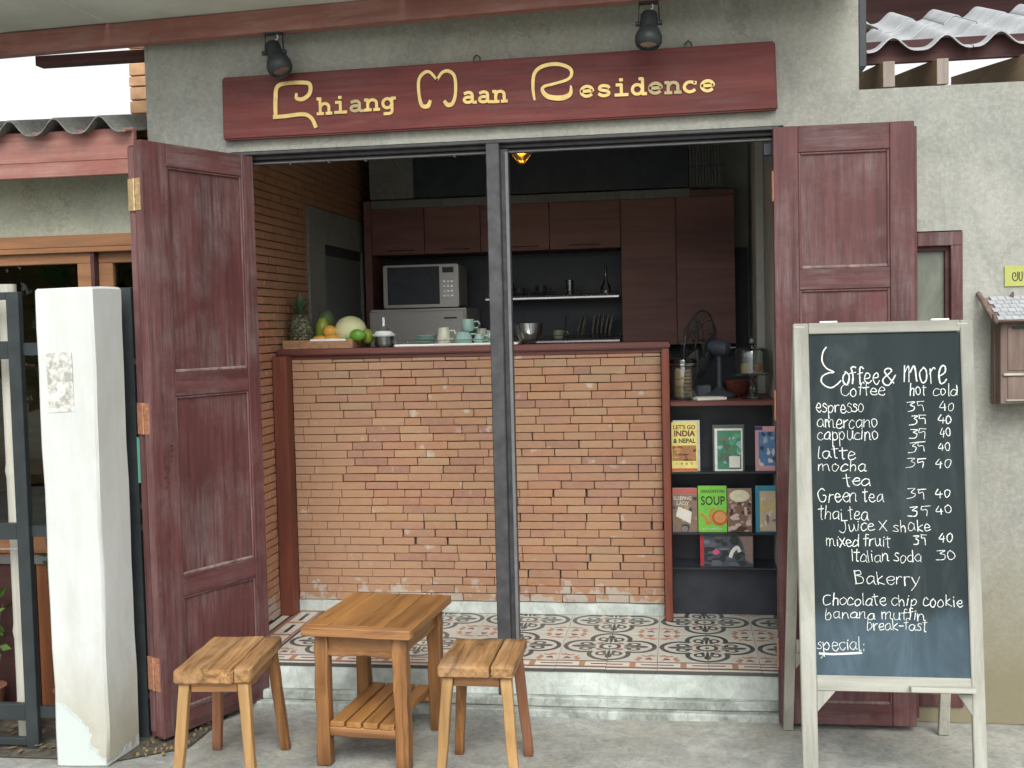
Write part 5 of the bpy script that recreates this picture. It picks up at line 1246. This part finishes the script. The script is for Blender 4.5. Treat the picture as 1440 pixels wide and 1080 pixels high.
bm2 = thing('bamboo_pole', 'second bamboo pole further left behind the gate', 'pole', (-2.62, -.40, GZ))
obj('cane', MB().tube([(p[0]-.20-.03*i/59, -.40, p[2]) for i, p in enumerate(pts)], rr, 14), 'bamboo', bm2, smooth=60)
pk = thing('plank_screen', 'short screen of orange brown planks behind the gate', 'screen', (-2.55, -.15, GZ))
for k in range(9): obj('plank', B3(-2.95+k*.092, -.165, GZ, -2.862+k*.092, -.145, .435), 'plank' if k in (4, 5) else 'darkwood', pk, bevel=.003)
obj('cap_rail', B3(-2.96, -.175, .436, -2.115, -.135, .462), 'frame_l', pk)

def leaves(mb, c, rad, n, ln, wd_, rnd, squash=1., mi=0):
    for i in range(n):
        d = Vector((rnd.gauss(0, 1), rnd.gauss(0, 1), rnd.gauss(0, 1))).normalized(); p = Vector(c)+Vector((d.x*rad, d.y*rad, d.z*rad*squash))*rnd.uniform(.35, 1)**.6
        a = (d+Vector((rnd.gauss(0, .6), rnd.gauss(0, .6), rnd.gauss(-.2, .5)))).normalized(); s_ = a.cross(Vector((rnd.gauss(0, 1), rnd.gauss(0, 1), 1))).normalized()
        L = ln*rnd.uniform(.6, 1.2); w = wd_*rnd.uniform(.7, 1.2); nr_ = a.cross(s_)
        mb.add([p, p+a*L*.45+s_*w+nr_*w*.2, p+a*L, p+a*L*.45-s_*w+nr_*w*.2], [(0, 1, 2, 3)], mi)
def potplant(x, y, z, h, lab, seed, ln=.09, rad=.16, n=120):
    rnd = random.Random(seed); t = thing('potted_plant', lab, 'plant', (x, y, z))
    obj('pot', MB().lathe([(.001, .0), (.06, .0), (.085, .13), (.09, .14), (.08, .14), (.07, .12), (.001, .12)], n=20), 'pot', t, local=True, smooth=40)
    mb = MB()
    for k in range(6): a = k*1.05; mb.tube([(0, 0, .11), (.03*math.cos(a), .03*math.sin(a), h*.5), (.10*math.cos(a), .10*math.sin(a), h)], [.006, .005, .003], 5)
    obj('stem', mb, 'bark', t, local=True)
    mb = MB(); leaves(mb, (0, 0, h*.85), rad, n, ln, ln*.24, rnd, 1.4); obj('foliage', mb, 'leaf', t, local=True)
potplant(-2.62, .42, .62, .98, 'leafy plant added behind the left timber pane to stand in for mirrored leaves', 3, .09, .20, 240)  # added indoors in place of foliage reflected in the glass
potplant(-2.36, -.28, GZ, .75, 'leafy green pot plant between gate and window', 5, .05, .09, 40)
potplant(-2.75, -.30, GZ, .45, 'small leafy plant behind the gate near the ground', 8, .06, .11, 45)
potplant(-2.28, .40, .62, .96, 'leafy plant added behind the right timber pane to stand in for mirrored leaves', 9, .08, .14, 200)  # likewise added for the reflected foliage
single('plant_stand', B3(-3.2, .38, GZ+.02, -2.13, .85, .618), 'darkwood', 'dark bench holding the added plants behind the window', 'bench', (-2.6, .6, GZ))
mb = MB(); rnd = random.Random(4)
for k in range(170):
    x, y = rnd.uniform(-3.4, -2.02), rnd.uniform(-.62, .05)
    if x > -2.22 and -.72 < y < -.47: continue
    p = Vector((x, y, GZ+.008+rnd.uniform(0, .012))); a = rnd.uniform(0, 6.28); d = Vector((math.cos(a), math.sin(a), rnd.uniform(-.1, .3)))*.022; s_ = Vector((-math.sin(a), math.cos(a), .1))*.009
    mb.add([p-d, p+s_, p+d, p-s_], [(0, 1, 2, 3)])
for k in range(60):
    x, y = rnd.uniform(-1.98, -1.80), rnd.uniform(-.6, -.2); r = rnd.uniform(.003, .009); mb.ball((x, y, GZ+.004+r*.6), r, 6, 4)
obj('leaf_litter', mb, 'leaf_fallen', kind='stuff')

# street trees opposite, mirrored in the window glass
for i, (x, y, h, lab) in enumerate(((-7.2, -8.8, 3.2, 'broad leafy street tree across the lane, mirrored in the panes'), (-10.6, -9.6, 3.8, 'taller leafy street tree further along the lane'))):
    t = thing('street_tree', lab, 'tree', (x, y, GZ)); rnd = random.Random(50+i)
    mb = MB().tube([(0, 0, 0), (.05, .02, h*.3), (-.03, 0, h*.6)], [.12, .09, .06], 10)
    for k in range(6): a = k*1.05; mb.tube([(0, 0, h*(.35+.04*k)), (.6*math.cos(a), .6*math.sin(a), h*.7)], [.04, .015], 6)
    obj('trunk', mb, 'bark', t, local=True, smooth=60)
    mb = MB()
    for k in range(26):
        a = rnd.uniform(0, 6.28); r = rnd.uniform(.1, 1.15); leaves(mb, (r*math.cos(a), r*math.sin(a), h*rnd.uniform(.3, 1.)), rnd.uniform(.3, .5), 260, .18, .06, rnd)
    obj('crown', mb, 'leaf_tree', t, local=True)
bpy.context.view_layer.update()
